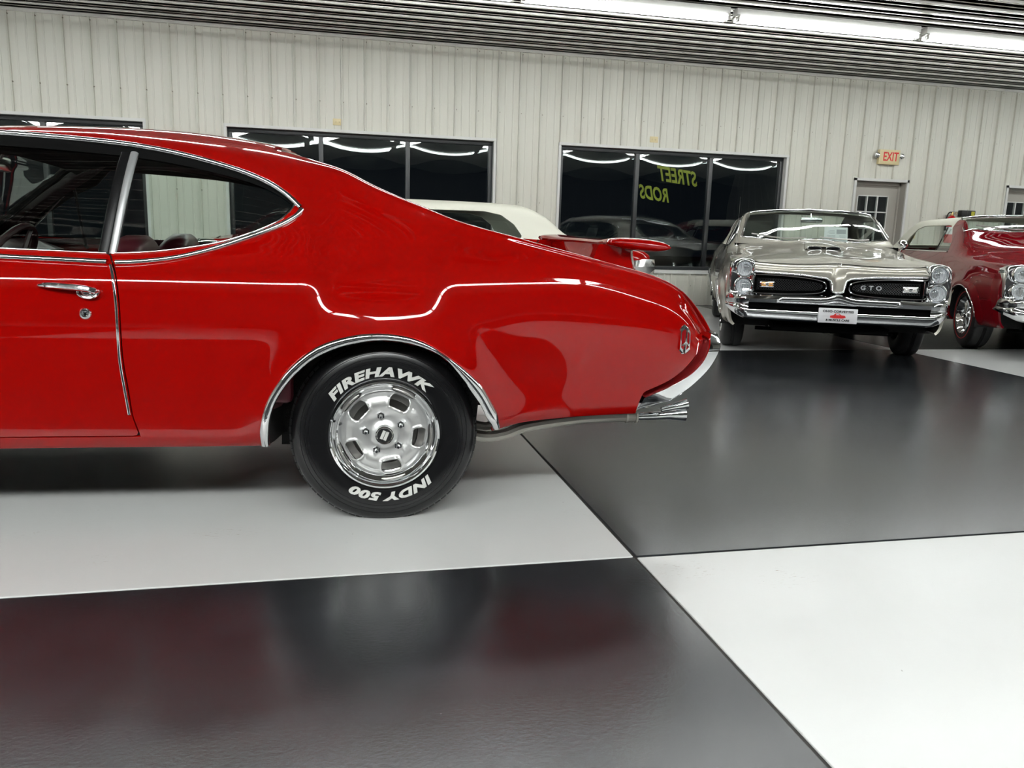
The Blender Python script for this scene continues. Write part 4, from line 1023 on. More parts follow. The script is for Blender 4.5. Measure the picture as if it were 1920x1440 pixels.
def classic_shell(soft=False):
    if soft not in _S:
        arches = [np.array([(xc+.385*math.cos(a), .33+.315*math.sin(a)) for a in np.linspace(PI, 0, 24)]+[(xc+.385, .0), (xc-.385, .0)]) for xc in (0, 2.92)]
        def post(G):
            X, Z, v = G[:, :, 0], G[:, :, 2], G[:, :, 3]; wg = np.clip((6.0-v), 0, 1)*np.clip((v-.6)/.6, 0, 1)
            for pl in arches: G[:, :, 1] -= .022*np.exp(-(np.maximum(-sdf(pl, X, Z), 0)/.08)**2)*wg
            G[:, :, 1] += .006*wg
            # twin-nostril hood scoop and its dome
            yy = CH-G[:, :, 1]; u = np.clip((X-.02)/.45, 0, 1); w = np.exp(-(np.abs(yy)/.20)**4)*(v > 8.5)
            bul = np.where((X > -.55) & (X < .62), .030*np.exp(-((X-.35)/.28)**2), 0)*w; G[:, :, 2] += bul
        _S[soft] = Shell(classic_tables(soft), np.linspace(-.94, 4.29, 262), CH, nsub=7, sx=2.0, sv=1.8, post=post); _S[soft].arches = arches
    return _S[soft]
def make_classic(name, loc, rz, paint, label, soft=None, front=True, glass='car_glass', seats='maroon_dark', vinyl=None, plate=True, redline=False, bump_dz=0., side_glass=True):
    S = classic_shell(bool(soft)); root = empty(name, loc, rz, label=label, cat='car')
    sh = lambda V: np.array(V, float)[:, :3]-np.array([0, CH, 0])
    def mir(P, nm, m, dep=.02, parent=root, w=True, **kw):
        V, Fs = mirror(sh(P[0]), P[1], 0.)
        if w: V, Fs = weld(V, Fs)
        return near(nm, V, Fs, m, parent, dep, **kw)
    def one(P, nm, m, flip, dep=.02, parent=root, **kw):
        V, Fs = sh(P[0]), list(P[1])
        if flip: V = V*np.array([1, -1, 1]); Fs = [f[::-1] for f in Fs]
        return near(nm, V, Fs, m, parent, dep, **kw)
    def two(mb, nm, m, parent=root, **kw): return both(mb, nm, m, parent, 0., **kw)
    def PT(key, *fields):
        key = (key, bool(soft), bool(soft or vinyl))
        if key not in _PT: _PT[key] = S.part(*fields)
        return _PT[key]
    a0, a1 = S.arches
    F_ar = lambda V: np.minimum(-sdf(a0, V[:, 0], V[:, 2]), -sdf(a1, V[:, 0], V[:, 2]))
    F_low = lambda V: V[:, 3]-1.
    dlo = np.array([(.83, .965), (.96, 1.085), (1.19, 1.232), (1.28, 1.262), (1.40, 1.266), (2.05, 1.265), (2.30, 1.235), (2.46, 1.16), (2.54, 1.05), (2.56, .965)])
    if soft: dlo = np.array([(.83, .965), (.96, 1.085), (1.19, 1.228), (1.28, 1.258), (1.40, 1.262), (2.25, 1.262), (2.45, 1.225), (2.60, 1.12), (2.68, 1.0), (2.69, .965)])
    dlo = np.concatenate([dlo[:-1], [(dlo[-1][0], .965)]])
    F_dlo = lambda V: np.where(V[:, 3] > 8.95, .05, -sdf(dlo, V[:, 0], V[:, 2]))
    q = lambda V: ((V[:, 1]-CH)/.72)**2
    ws = lambda V: np.minimum(np.minimum((V[:, 3]-8.75)*.2, V[:, 0]-(.585+.21*q(V))), ((1.165 if soft else 1.215)+.045*q(V))-V[:, 0])
    bg = lambda V: np.minimum(np.minimum((V[:, 3]-9.25)*.2, V[:, 0]-((2.72 if soft else 2.36)-.05*q(V))), (3.26 if soft else 3.10)-V[:, 0])
    hood = lambda V: np.minimum(np.minimum((V[:, 3]-7.35)*.1, V[:, 0]+.78), (.50+.16*q(V))-V[:, 0])
    nosecut = lambda V: V[:, 0]+.80+.0*V[:, 1]
    door = np.array([(.86, .30), (2.02, .30), (2.06, .6), (2.10, .962), (.90, .962), (.84, .8)])
    top = lambda V: np.minimum(V[:, 3]-6.12, np.minimum(V[:, 0]-(1.19 if soft else 1.262), (3.34 if soft else 3.12)-V[:, 0]))     # roof skin / soft top
    F_front = lambda V: np.where(V[:, 3] < 6.6, V[:, 0]+.82, V[:, 0]+.80)
    base = [F_low, F_front, F_ar, F_dlo, lambda V: -ws(V), lambda V: -bg(V), lambda V: -hood(V)-.002, lambda V: np.where(V[:, 3] > 6.6, .05, -sdf(door, V[:, 0], V[:, 2])-.002)]
    roofm = 'vinyl_white' if soft else (vinyl or paint)
    if soft or vinyl:
        mir(PT('b1', *base, lambda V: -top(V)), 'body_shell', paint)
        mir(PT('b2', *base[:6], top), 'soft_top' if soft else 'vinyl_roof', roofm, .012)
    else: mir(PT('b0', *base), 'body_shell', paint)
    mir(PT('h', hood), 'hood', paint, .012)
    for fl in (0, 1):
        P = PT('d', lambda V: 6.6-V[:, 3], lambda V: sdf(door, V[:, 0], V[:, 2])-.002, F_dlo)
        d = one(P, 'door', paint, fl)
        hm = MB().tube([(1.84, S.y_at(1.84, .80)[0]-CH-.02, .80), (1.97, S.y_at(1.97, .80)[0]-CH-.022, .80)], .008, 8); (flip_mb(hm, 0) if fl else hm).build('door_handle', 'chrome', d)
        gp = np.concatenate([dlo+np.array([0, -.003])])
        P = PT('g', lambda V: 9.-V[:, 3], lambda V: sdf(gp, V[:, 0], V[:, 2]))
        V, Fs = sh(P[0]), list(P[1]); V[:, 1] += .012
        if fl: V = V*np.array([1, -1, 1]); Fs = [f[::-1] for f in Fs]
        if not side_glass: V, Fs = clip(V, Fs, lambda Q: 1.30-Q[:, 0])
        link_mesh('side_window' if side_glass else 'vent_window', V, Fs, glass, root, 180, False)
    for fd, nm in ((bg, 'rear_window'),):
        V, Fs = mirror(*PT(nm, fd), CH); V, Fs = weld(V, Fs); V = np.array(V)-np.array([0, CH, .006]); link_mesh(nm, V, Fs, glass, root, 180, False)
    rb = lambda p, w, h, b=0.: (lambda m: (setattr(m, 'v', [(a[0], a[1]-CH, a[2]) for a in m.v]), m)[1])(S.ribbon(smooth_poly(p, 4, False), w, h, b))
    two(rb([(.86, .958), (1.4, .958), (2.0, .958), (2.6, .958), (2.7, .958)], .014, .008), 'belt_moulding', 'chrome')
    if not soft: two(rb([(.98, 1.085), (1.22, 1.235), (1.31, 1.268), (1.42, 1.277), (2.05, 1.277), (2.33, 1.245), (2.52, 1.15)], .016, .010), 'drip_moulding', 'chrome')
    two(rb([(.0+.375*math.cos(a), .33+.307*math.sin(a)) for a in np.linspace(PI-.05, .05, 24)], .016, .007), 'front_arch_moulding', 'chrome')
    two(rb([(2.92+.375*math.cos(a), .33+.307*math.sin(a)) for a in np.linspace(PI-.05, .05, 24)], .016, .007), 'rear_arch_moulding', 'chrome')
    two(rb([(.42, .262), (1.4, .262), (2.5, .262)], .03, .010), 'rocker_moulding', 'chrome')
    # windshield surround
    fr = MB()
    Wp = []
    for t in np.linspace(-1, 1, 25): Wp.append((.585+.21*t*t, .72*t))
    vv = S.G
    def top_z(x, y):   # height of the skin over plan point
        i = int(np.clip(np.searchsorted(S.xs, x), 1, len(S.xs)-1)); r = S.G[i]; k = r[:, 3] >= 7; o = np.argsort(r[k, 1]); return float(np.interp(CH-abs(y), r[k, 1][o], r[k, 2][o]))
    low = [(x, y, top_z(x, y)+.002) for x, y in Wp]; xu = 1.165 if soft else 1.215; up = [(xu+.045*(y/.72)**2, y*.87, top_z(xu+.045*(y/.72)**2, y*.87)+.002) for x, y in Wp]
    rg = []
    for t in np.linspace(0, 1, 9): rg.append([tuple(np.array(a)*(1-t)+np.array(b)*t+np.array([-.022, 0, .030])*math.sin(PI*t)*(1-.55*(a[1]/.72)**4)-np.array([0, 0, .004])) for a, b in zip(low, up)])
    MB().loft(rg, False, False).build('windshield', glass, root, smooth=180)
    fr.tube(low, .011, 6); fr.tube(up, .011, 6)
    for s in (0, -1): fr.tube([low[s], tuple((np.array(low[s])*.5+np.array(up[s])*.5)+np.array([0, .004 if low[s][1] > 0 else -.004, .006])), up[s]], .013, 6)
    fr.build('windshield_moulding', 'chrome', root, smooth=60)
    for y0, y1 in ((.10, .36), (-.52, -.20)):
        wp = MB(); pts = [(.56+.21*(y/.72)**2+.05*t, y, top_z(.56+.21*(y/.72)**2+.05*t, y)+.030) for t, y in zip(np.linspace(0, 1, 6), np.linspace(y0, y0+.52 if y0 > 0 else y0+.48, 6))]
        wp.tube(pts, .008, 6); wp.build('wiper', 'steel_dull', root)
    # ---- wells, underside, cabin
    for xc in (0, 2.92):
        two(MB().loft([[(xc+.40*math.cos(a), -CH+.03, .33+.33*math.sin(a)), (xc+.41*math.cos(a), -.5, .33+.34*math.sin(a))] for a in np.linspace(-.25, PI+.25, 22)], False, False), 'wheel_well', 'liner', fixn=False)
        two(MB().prism([(xc+.41*math.cos(a), .33+.34*math.sin(a)) for a in np.linspace(0, PI, 16)]+[(xc-.41, .24), (xc+.41, .24)], -.51, -.49), 'wheel_well_end', 'liner')
    ub = MB(); ub.box(-.72, 4.15, -.48, .48, .25, .30); ub.box(.42, 2.5, -.82, .82, .24, .28); ub.box(3.34, 4.15, -.8, .8, .30, .34); ub.build('underbody', 'black', root, smooth=0)
    fs = MB(); fs.tube([(-.05, -.72, .30), (-.05, .72, .30)], .03, 8); fs.box(-.25, .2, -.3, .3, .20, .27, .02); fs.tube([(-.35, -.6, .22), (-.35, .6, .22)], .018, 8); fs.tube([(.2, .25, .2), (1.5, .3, .18), (2.7, .35, .22)], .025, 8); fs.build('chassis', 'black', root)
    cb = MB(); cb.box(.62, .66, -.80, .80, .28, .93); cb.box(.66, 2.9, -.835, -.815, .28, .90); cb.box(.66, 2.9, .815, .835, .28, .90); cb.box(2.88, 2.92, -.8, .8, .28, .90); cb.build('cabin_liner', seats, root, smooth=0)
    MB().prism([(.60, .99), (.82, .99), (.98, .93), (1.0, .82), (.92, .72), (.62, .72)], -.79, .79).build('dashboard', 'black', root, smooth=30)
    def seat(x, y0, y1, topz):
        r = []
        for t in np.linspace(0, 1, 8):
            z = .42+(topz-.42)*t; w = (y1-y0)/2*(1-.25*max(0, (t-.75)/.25)**2); th = .07*(1-.3*t)*(1. if t < .92 else .5)
            r.append([(x+.14*t+th*math.cos(a), (y0+y1)/2+w*np.sign(math.sin(a))*abs(math.sin(a))**.5, z) for a in np.linspace(0, 2*PI, 18, endpoint=False)])
        m = MB().loft(r); m.box(x-.5, x+.05, y0, y1, .34, .47, .03); return m
    for y in (-.64, .12): seat(1.72, y, y+.52, .96).build('front_seat', seats, root, smooth=60)
    seat(2.5, -.68, .68, .90).build('rear_seat', seats, root, smooth=60)
    MB().box(2.7, 3.08, -.66, .66, .88, .90).build('parcel_shelf', seats, root, smooth=0)
    st = MB(); c = Vector((1.28, -.38, .92)); Rm = Matrix.Rotation(math.radians(-62), 4, 'Y')
    st.tube([tuple(c+Rm @ Vector((.19*math.cos(a), .19*math.sin(a), 0))) for a in np.linspace(0, 2*PI, 30, endpoint=False)], .011, 6, closed=True)
    for a in (0, PI): st.tube([tuple(c+Rm @ Vector((.19*math.cos(a+PI/2), .19*math.sin(a+PI/2), 0))), tuple(c+Rm @ Vector((0, 0, -.04)))], .009, 6)
    st.build('steering_wheel', 'black', root)
    mr = MB().box(1.02, 1.045, -.11, .11, 1.225, 1.275, .010); mr.tube([(1.045, 0, 1.265), (1.12, 0, 1.315)], .006, 6); mr.build('interior_mirror', 'chrome', root)
    # vent window bars
    two(MB().tube([(1.29, -CH+.115, .97), (1.315, -CH+.225, 1.235)], .008, 6), 'vent_window_bar', 'chrome')
    # ---- wheels
    w0 = spoke_wheel(root, redline); w0.location = (0, -.895, .33)
    for x, y, r in ((2.92, -.895, 0), (0, .895, PI), (2.92, .895, PI)):
        c = copy_tree(w0, root); c.location = (x, y, .33); c.rotation_euler = (0, 0, r)
    # ---- tail
    tp = MB().box(4.10, 4.25, -.80, .80, .50, .77, .03); tp.build('tail_panel', paint, root)
    MB().box(4.20, 4.275, -.76, .76, .66, .76, .01).build('tail_lamps', 'lens_red', root)
    tb = MB(); n = 25; rings = []
    for t in np.linspace(-1, 1, n):
        y = .925*t; x = 4.375-.055*abs(t)**6
        rings.append([(x-.10, y*.985, .46), (x-.02, y, .455), (x+.0, y, .50), (x-.012, y, .535), (x+.002, y, .57), (x-.015, y, .62), (x-.10, y*.985, .625)])
    tb.loft(rings)
    for s in (-1, 1): tb.loft([[(xx, s*(.93-o), z0), (xx, s*(.955-o), (z0+z1)/2), (xx, s*(.93-o), z1), (xx, s*(.90-o), (z0+z1)/2)] for xx, o, z0, z1 in ((3.85, .0, .49, .56), (4.0, -.005, .47, .60), (4.2, .0, .455, .625), (4.32, .02, .455, .625))])
    tb.v = [(a, b, c+bump_dz) for a, b, c in tb.v]; tb.build('rear_bumper', 'chrome', root, smooth=30)
    if front: classic_front(root, S, sh, two, paint, plate, top_z)
    return root
def classic_front(root, S, sh, two, paint, plate, top_z):
    # nose panel above the grilles with the centre beak
    rings = []
    for y in np.concatenate([np.linspace(-.69, -.10, 14), [-.085, -.07, -.062, -.056, -.050, -.045, -.040, -.03, -.015, 0, .015, .03, .040, .045, .050, .056, .062, .07, .085], np.linspace(.10, .69, 14)]):
        ay = abs(y); lipx = -.84-.055*(1-(ay/.7)**2); zt = float(np.interp(ay, [0, .3, .69], [.817, .812, .815])); zt = top_z(-.80, y)
        zb = float(np.interp(ay, [0, .040, .050, .062, .10, .30, .69], [.604, .606, .645, .700, .722, .742, .754])); pk = .030*math.exp(-(y/.045)**4)
        rings.append([(-.795, y, zt-.001), (lipx+.018, y, zt-.012), (lipx-.008-pk*.5, y, zt-.030), (lipx-.012-pk, y, (zt+zb)/2-.01), (lipx-.010-pk, y, zb+.012), (lipx+.005-pk*.6, y, zb), (lipx+.09, y, zb+.004)])
    MB().loft(rings, False, False).build('nose_panel', paint, root, smooth=60)
    lipp = [(r[4][0]-.002, r[4][1], r[4][2]-.006) for r in rings]; MB().tube(lipp, .0095, 8).build('nose_moulding', 'chrome', root, smooth=60)
    MB().tube([(-.788, y, top_z(-.79, y)+.0005) for y in np.linspace(-.70, .70, 29)], .0035, 5).build('hood_seam', 'black', root, smooth=60)
    em = MB(); ex = -.80
    for s in (-1, 1): em.add([(-.865, s*.004, .835), (-.83, s*.024, .862), (-.885, s*.012, .832), (-.90, s*.002, .80)], [(0, 1, 2), (0, 2, 3)])
    em.build('nose_emblem', 'chrome_soft', root, smooth=0)
    # grille backing
    MB().box(-.80, -.77, -.70, .70, .52, .76).build('grille_backing', 'black', root, smooth=0)
    def g_out(k, grow):    # outline of one grille opening, side +1: y,z
        P = [(.662, .590), (.672, .600), (.674, .655), (.670, .716), (.655, .724), (.45, .722), (.27, .712), (.165, .698), (.118, .682), (.104, .655), (.114, .626), (.165, .606), (.30, .595), (.48, .590)]
        P = np.array(P); c = P.mean(0); return smooth_poly(c+(P-c)*np.array([1+grow/.29, 1+grow/.065]), 3)
    gx = lambda y: -.855-.03*(1-(abs(y)/.7)**2)
    for s in (-1, 1):
        P0, P1, P2 = g_out(s, .0), g_out(s, .016), g_out(s, -.010)
        rg = MB().loft([[(gx(p[0])+.06, s*p[0], p[1]) for p in P0], [(gx(p[0])-.006, s*p[0], p[1]) for p in (P0+P1)/2], [(gx(p[0])-.004, s*p[0], p[1]) for p in P1], [(gx(p[0])+.03, s*p[0], p[1]) for p in P1]], True, False)
        G = rg.build('grille_surround', 'chrome', root, smooth=60)
        P3 = g_out(s, -.016); P4 = g_out(s, -.022)
        MB().loft([[(gx(p[0])+.012, s*p[0], p[1]) for p in P3], [(gx(p[0])+.005, s*p[0], p[1]) for p in (P3+P4)/2], [(gx(p[0])+.012, s*p[0], p[1]) for p in P4]], True, False).build('grille_inner_ring', 'chrome_soft', G, smooth=60)
        # lattice of crossing bars
        lat = MB(); B = g_out(s, -.018)
        for fam in (1, -1):
            for c in np.arange(-.2, 1.2, .021):
                tt = np.linspace(.575, .735, 60); yy = c+fam*(tt-.66); ok = sdf(B, yy, tt) > 0; seg = list(zip(yy[ok], tt[ok]))
                if len(seg) > 4:
                    (ya, za), (yb, zb) = seg[0], seg[-1]; lat.tube([(gx(ya)+.022, s*ya, za), (gx(yb)+.022, s*yb, zb)], .0024, 4, caps=False)
        lat.build('grille_mesh', 'grille_bar', G, smooth=0, kind='stuff')
        yc = .575*s; x = gx(.55)
        lb = MB().box(x-.016, x+.02, yc-.062, yc+.062, .627, .686, .012); pk = lb.build('parking_lamp', 'chrome', G)
        MB().box(x-.021, x, yc-.050, yc+.050, .638, .676, .008).build('lamp_lens', 'amber' if s > 0 else 'lamp_white', G)
        br = MB(); br.box(x-.024, x-.018, yc-.014, yc+.014, .642, .672, .003); br.box(x-.024, x-.018, yc-.046, yc+.046, .654, .660, .002); br.build('lamp_bars', 'chrome', G)
        if s < 0:
            for ch, yo in (('G', -.062), ('T', .0), ('O', .062)):
                V, Fs = text_mesh(ch, .050, .0010, 0, .002); MB().add([(gx(.3)-.004-p[2], -.265-yo-p[0]*1.15, .642+p[1]) for p in V], Fs).build('grille_letter', 'stainless', G, smooth=0, fixn=False, label='chrome grille letter')
    # headlamp pods
    for s in (-1, 1):
        yc = .778*s; rings = []
        for x, gr in ((-.70, .0), (-.86, .004), (-.905, .0), (-.918, -.008), (-.912, -.016)):
            P = np.array([(-.088, .56), (-.092, .62), (-.090, .70), (-.094, .78), (-.080, .848), (-.02, .868), (.045, .862), (.098, .835), (.112, .76), (.108, .64), (.100, .565), (.05, .545), (-.05, .545)]); c = P.mean(0); P = smooth_poly(c+(P-c)*(1+gr/.1), 2)
            rings.append([(x+.09*max(0, p[0])/.1*.5, yc+s*p[0], p[1]) for p in P])
        pod = MB().loft(rings, True, True).build('headlamp_bezel', 'chrome', root, smooth=40)
        for z in (.784, .634):
            O = (-.905, yc-s*.004, z)
            MB().lathe([(.058, .03), (.062, -.012), (.066, -.026), (.072, -.028), (.077, -.020), (.078, .02)], 32, O, 'x').build('headlamp_ring', 'chrome', pod)
            MB().lathe([(.0001, .012), (.02, .012), (.04, .004), (.056, -.006), (.060, -.010)], 24, O, 'x').build('headlamp_reflector', 'reflector', pod)
            MB().lathe([(.0001, -.030), (.02, -.0285), (.04, -.024), (.055, -.015), (.061, -.008)], 24, O, 'x').build('headlamp_lens', 'lamp_glass', pod, smooth=180)
            rb = MB()
            for k in range(-5, 6):
                h = math.sqrt(max(0, .054**2-(k*.0095)**2)); rb.tube([(O[0]-.012, O[1]+k*.0095, z-h), (O[0]-.020, O[1]+k*.0095, z), (O[0]-.012, O[1]+k*.0095, z+h)], .0022, 4)
            rb.build('headlamp_flutes', 'lamp_ribs', pod, kind='stuff')
    # bumper: upper roll, lower roll, ends, open slot between
    n = 41; up = []; lo = []
    for t in np.linspace(-1, 1, n):
        y = .905*t; a = abs(t); x = -1.005+.02*a*a+.16*max(0, a-.86)/.14*max(0, a-.86)/.14; vee = .020*math.exp(-(y/.06)**2)
        zt = .584-.014*a+vee*.7; zb = .502-.004*a
        if a > .80: zb = .502-(a-.80)/.2*.02
        up.append([(x+.12, y, zt-.008), (x+.05-vee*.5, y, zt+.002), (x+.012-vee, y, zt-.010), (x-vee*.6, y, (zt+zb)/2), (x+.010, y, zb+.006), (x+.05, y, zb), (x+.12, y, zb+.006)])
        z0 = .356+.004*a+.09*max(0, (a-.80)/.2)**1.6; z1 = .452
        if a > .80: z1 = .452+(a-.80)/.2*.035
        z0 = min(z0, z1-.02)
        lo.append([(x+.11, y, z1-.006), (x+.022, y, z1), (x+.002, y, z1-.008), (x-.002, y, z1-.022), (x+.014, y, z0+.014), (x+.035, y, z0), (x+.12, y, z0+.01)])
    bp = MB().loft(up); bp.loft(lo)
    for s in (0, n-1):
        i = range(0, 8) if s == 0 else range(n-8, n); bp.loft([[up[k][3], up[k][4], (up[k][4][0]+.004, up[k][4][1], (up[k][4][2]+lo[k][1][2])/2), lo[k][2], lo[k][1], (lo[k][1][0]+.06, lo[k][1][1], lo[k][1][2]), (up[k][5][0]+.01, up[k][5][1], up[k][5][2])] for k in list(i)[0 if s == 0 else 3: 5 if s == 0 else 8]])
    B = bp.build('front_bumper', 'chrome', root, smooth=40, label='chrome front bumper with open slot')
    MB().box(-.88, -.85, -.74, .74, .43, .525).build('bumper_slot', 'black', root, smooth=0)
    if plate:
        pm = MB().box(-1.030, -1.020, -.155, .155, .362, .486, .006); P = pm.build('licence_plate', 'paper', root, label='white dealer plate with black and red print')
        def line(t, z, sz, m, wide=1., b=.0004):
            V, Fs = text_mesh(t, sz, b, 0, .0006); MB().add([(-1.0312-p[2], -p[0]*wide, z+p[1]) for p in V], Fs).build('plate_text', m, P, smooth=0, fixn=False)
        line('OHIO CORVETTES', .452, .025, 'sign_black', 1.18, .0009); line('& MUSCLE CARS', .380, .023, 'sign_black', 1.12, .0009)
        cr = [(-.062, .408), (-.060, .424), (-.034, .430), (-.022, .443), (.012, .443), (.026, .431), (.056, .427), (.064, .412), (.040, .404), (-.03, .403)]
        MB().prism([(-y, z) for y, z in cr], -1.0316, -1.030, 'x').build('plate_car', 'sign_red', P, smooth=0)
        MB().prism([(-y, z) for y, z in ((-.016, .431), (-.012, .439), (.008, .439), (.016, .431))], -1.0322, -1.0315, 'x').build('plate_car_glass', 'paper', P, smooth=0)
    # hood scoop nostrils
    for s in (-1, 1):
        yc = .085*s; x = .05; z = top_z(x, 0)
        rg = [(x-.01+.0*t, yc+.062*math.cos(t)*(abs(math.cos(t))**-.25 if abs(math.cos(t)) > .1 else 1), z+.006+.014*math.sin(t)) for t in np.linspace(0, 2*PI, 20, endpoint=False)]
        m = MB().tube(rg, .005, 6, closed=True); m.build('scoop_rim', 'chrome_soft', root)
        MB().add([(p[0]-.002, p[1], p[2]) for p in rg], [tuple(range(20))]).build('scoop_opening', 'black', root, smooth=0)
    hs = MB(); rr = []
    for x, w, h in ((.05, .165, .022), (.12, .17, .024), (.30, .15, .016), (.50, .12, .002)):
        rr.append([(x, w*math.cos(t), top_z(x, w*math.cos(t)*.9)+max(-.004, h*math.sin(t)**.6 if math.sin(t) > 0 else -.004)) for t in np.linspace(0, PI, 17)])
    hs.loft(rr, False, False); hs.build('hood_scoop', paint, root, smooth=60)
# ---------------------------------------------------------------- the other cars
def cam_dir(deg): return math.radians(deg)-WALL_YAW     # heading measured from the camera's right, turned into the room frame
def ax_y(rz): return np.array([-math.sin(rz), math.cos(rz), 0])
def ax_x(rz): return np.array([math.cos(rz), math.sin(rz), 0])
G_RZ = cam_dir(78.0)
_ga, _gb = on_z(1380, 648), on_z(1686, 663); GO = (_ga+_gb)/2+ax_y(G_RZ)*.02; GO[2] = 0
SILVER = make_classic('silver_coupe', GO, G_RZ, 'paint_silver', 'silver two-door coupe facing the viewer, white dealer plate on its bumper', seats='black')
M_RZ = cam_dir(80.0); MO = on_z(1803, 650)-ax_y(M_RZ)*.87; MO[2] = 0
MAROON = make_classic('maroon_convertible', MO, M_RZ, 'paint_maroon', 'maroon convertible with white soft top at the right edge', soft=True, seats='beige_vinyl', plate=False, redline=True, side_glass=False)
C_RZ = cam_dir(12.0); _r = ray(1222, 498); CO = CAM_P+_r*(9.9/float(_r@np.array([math.sin(WALL_YAW), math.cos(WALL_YAW), 0])))-ax_x(C_RZ)*4.33+ax_y(C_RZ)*.80; CO[2] = 0
REDCONV = make_classic('red_convertible', CO, C_RZ, 'paint_red', 'red convertible with white soft top parked behind the red coupe', soft=True, seats='black', front=True, plate=False, bump_dz=.13)
def antenna(root, x, y, z, h, lean=.0):
    m = MB().lathe([(.014, 0), (.012, .012), (.005, .02), (.005, .03)], 12, (x, y, z), 'z'); m.tube([(x, y, z+.02), (x+lean, y, z+h)], [.0028, .0016], 6); m.build('antenna', 'chrome', root)
antenna(SILVER, .60, .775, .955, .50, .0); antenna(MAROON, .62, .775, .955, .46)
def door_mirror(root, y):
    m = MB().tube([(.80, y, .955), (.80, y-.01, .985)], [.012, .010], 8)
    m.lathe([(.0001, -.045), (.03, -.038), (.048, -.015), (.052, .005), (.050, .012)], 24, (.80, y-.012, 1.02), 'x'); mm = m.build('door_mirror', 'chrome', root)
    MB().lathe([(.0001, .010), (.049, .010)], 24, (.80, y-.012, 1.02), 'x').build('mirror_glass', 'chrome', mm)
door_mirror(SILVER, -.86); door_mirror(MAROON, -.86)
# ---------------------------------------------------------------- price sheets propped behind the windshields
def sheet(root_o, rz, x, y0, y1, z0, z1, lean, label, seed):
    o = empty('price_sheet', np.array(root_o)+ax_x(rz)*x+ax_y(rz)*(y0+y1)/2+np.array([0, 0, z0]), rz, label=label, cat='paper', group='price sheets in windshields'); w = abs(y1-y0)/2; h = z1-z0
    P = lambda u, t, d: (lean*t*h-d, u*w, t*h)
    MB().add([P(-1, 0, 0), P(1, 0, 0), P(1, 1, 0), P(-1, 1, 0), P(-1, 0, .003), P(1, 0, .003), P(1, 1, .003), P(-1, 1, .003)], [(0, 1, 2, 3), (7, 6, 5, 4), (0, 4, 5, 1), (1, 5, 6, 2), (2, 6, 7, 3), (3, 7, 4, 0)]).build('sheet', 'paper', o, smooth=0)
    q = lambda u0, u1, t0, t1: [P(u0, t0, .0042), P(u1, t0, .0042), P(u1, t1, .0042), P(u0, t1, .0042)]
    MB().add(q(-.85, -.05, .56, .86), [(0, 1, 2, 3)]).build('photo_print', 'print_grey' if seed == 0 else 'print_red', o, smooth=0)
    m = MB(); rr = random.Random(seed)
    for k in range(6):
        t = .12+.065*k; m.add(q(.05, .05+.75*rr.uniform(.6, 1), t, t+.02), [(0, 1, 2, 3)]); m.add(q(-.85, -.85+.7*rr.uniform(.6, 1), t, t+.02), [(0, 1, 2, 3)])
    for k in range(4): t = .58+.07*k; m.add(q(.1, .1+.7*rr.uniform(.5, 1), t, t+.02), [(0, 1, 2, 3)])
    m.build('print_lines', 'print_grey', o, smooth=0, kind='stuff')
sheet(GO, G_RZ, .83, -.345, -.115, 1.025, 1.180, .40, 'white price sheet behind the silver coupe windshield', 0)
sheet(MO, M_RZ, .84, .36, .60, 1.015, 1.185, .40, 'white price sheet with red picture behind the maroon convertible windshield', 1)
# ---------------------------------------------------------------- things on the back wall
def exit_sign(x0, x1, z0, z1, label, sign=True):
    xc, zc = (x0+x1)/2, (z0+z1)/2; hw, hh = (x1-x0)/2, (z1-z0)/2
    o = empty('exit_sign' if sign else 'emergency_light', (xc, -.022, zc), label=label, cat='exit sign' if sign else 'emergency light')
    MB().box(-hw, hw, -.058, 0, -hh, hh, .008).build('housing', 'cream', o)
    if sign:
        MB().box(-hw+.02, hw-.02, -.062, -.056, -hh+.02, hh-.015, .004).build('face', 'cream', o)
        V, Fs = text_mesh('EXIT', .185, .004, 0, .001); MB().add([(p[0]*.72+.015, -.0635-p[2], p[1]-.055) for p in V], Fs).build('letters', 'sign_red', o, smooth=0, fixn=False)
    for s in (-1, 1):
        x = s*(hw+.035); m = MB().tube([(s*hw, -.03, .02), (x, -.035, .02)], .013, 10)
        m.lathe([(.0001, .045), (.022, .042), (.036, .02), (.042, -.008), (.040, -.016)], 20, (x, -.045, .02)); lam = m.build('lamp_head', 'chrome_soft', o)
        MB().lathe([(.0001, -.020), (.02, -.0195), (.040, -.014)], 20, (x, -.045, .02)).build('lamp_lens', 'chrome', lam)
    return o
exit_sign(5.755, 6.125, 2.242, 2.465, 'cream exit sign with red letters and two lamp heads above the door')
exit_sign(8.60, 8.90, 2.20, 2.33, 'cream two-headed emergency light above the right edge door', False)
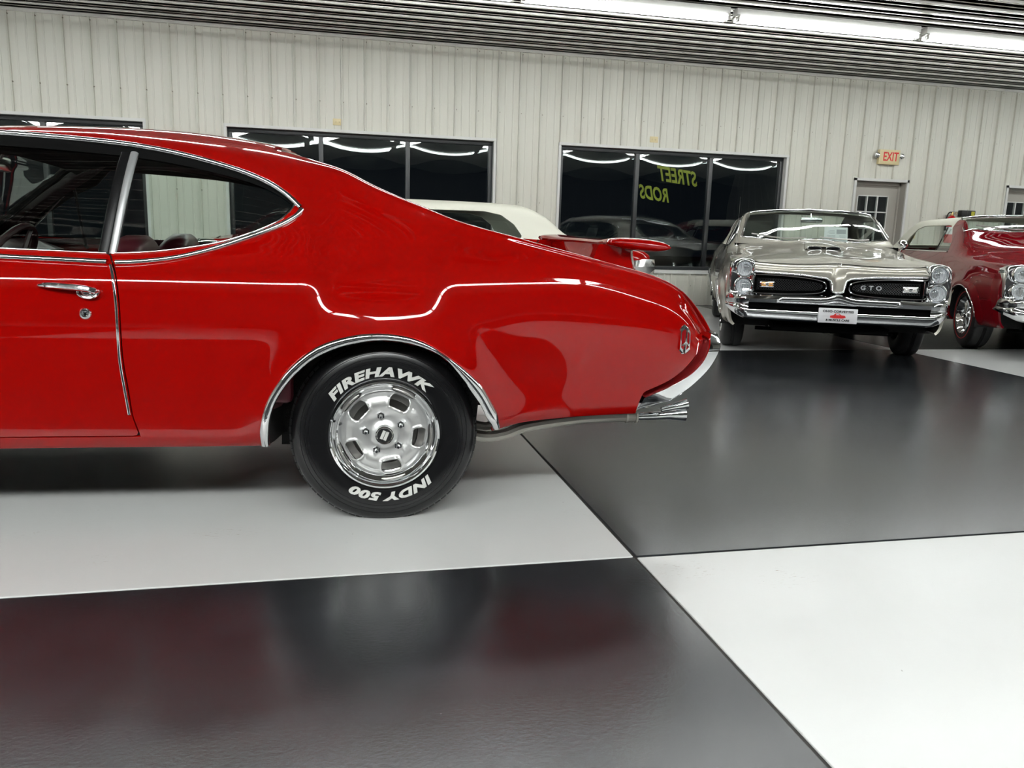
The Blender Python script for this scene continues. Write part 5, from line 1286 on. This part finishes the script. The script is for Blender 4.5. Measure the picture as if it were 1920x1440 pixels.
def outlet(x, z, w, h, label, horiz=True):
    o = empty('outlet_plate', (x, -.001, z), label=label, cat='outlet'); MB().box(-w/2, w/2, -.008, .0, -h/2, h/2, .003).build('plate', 'cream', o)
    for s in (-1, 1):
        c = (s*w*.2, 0) if horiz else (0, s*h*.2)
        MB().lathe([(.0001, -.0105), (.014, -.0105), (.017, -.009), (.017, -.006)], 16, (c[0], 0, c[1])).build('socket_face', 'cream', o)
        for q in (-.005, .005): MB().box(c[0]+(0 if horiz else q)-.0035, c[0]+(0 if horiz else q)+.0035, -.0112, -.0103, c[1]+(q if horiz else 0)-.0016, c[1]+(q if horiz else 0)+.0016).build('slot', 'sign_black', o, smooth=0)
outlet(-2.505, 2.405, .125, .085, 'cream outlet plate on the wall above the left window'); outlet(2.02, 2.418, .125, .085, 'cream outlet plate on the wall above the lettered window')
outlet(6.567, 1.18, .13, .13, 'cream plate low on the wall beside the door', False)
def extinguisher(x, z):
    o = empty('fire_extinguisher', (x, -.11, z), label='red fire extinguisher hanging on the wall above the maroon convertible', cat='extinguisher')
    MB().lathe([(.0001, 0), (.07, .004), (.078, .02), (.078, .34), (.070, .385), (.045, .42), (.026, .435), (.024, .455)], 28, (0, 0, 0), 'z').build('cylinder', 'ext_red', o)
    MB().lathe([(.0785, .14), (.0790, .141), (.0790, .259), (.0785, .26)], 28, (0, 0, 0), 'z').build('label', 'paper', o)
    MB().lathe([(.0001, .50), (.02, .498), (.022, .455), (.03, .45), (.03, .44)], 16, (0, 0, 0), 'z').build('valve', 'brass', o)
    m = MB().box(-.016, .016, -.03, .10, .492, .504, .004); m.box(-.014, .014, -.02, .09, .462, .472, .004); m.xform(Matrix.Rotation(math.radians(-65), 4, 'Z')); m.build('handle', 'steel_dull', o)
    MB().tube(smooth_poly([(0, 0, .475), (-.05, -.01, .49), (-.095, -.01, .44), (-.10, 0, .33), (-.092, 0, .2)], 5, False), .010, 8).build('hose', 'rubber', o)
    MB().lathe([(.020, 0), (.022, .004), (.022, .012), (.020, .016)], 16, (.055, -.03, .475), 'y').build('gauge', 'brass', o)
    MB().box(-.03, .03, .07, .11, .2, .45, .004).build('bracket', 'steel_dull', o)
extinguisher(7.19, 1.06)
o = empty('wall_box', (7.50, -.022, 1.54), label='small black box with yellow sticker beside the fire extinguisher', cat='box')
MB().box(-.13, .13, -.09, 0, -.05, .05, .008).build('case', 'sign_black', o); MB().box(.05, .115, -.0915, -.0895, -.035, .035).build('sticker', 'yellow_paint', o, smooth=0)
print('objects', len(bpy.data.objects))
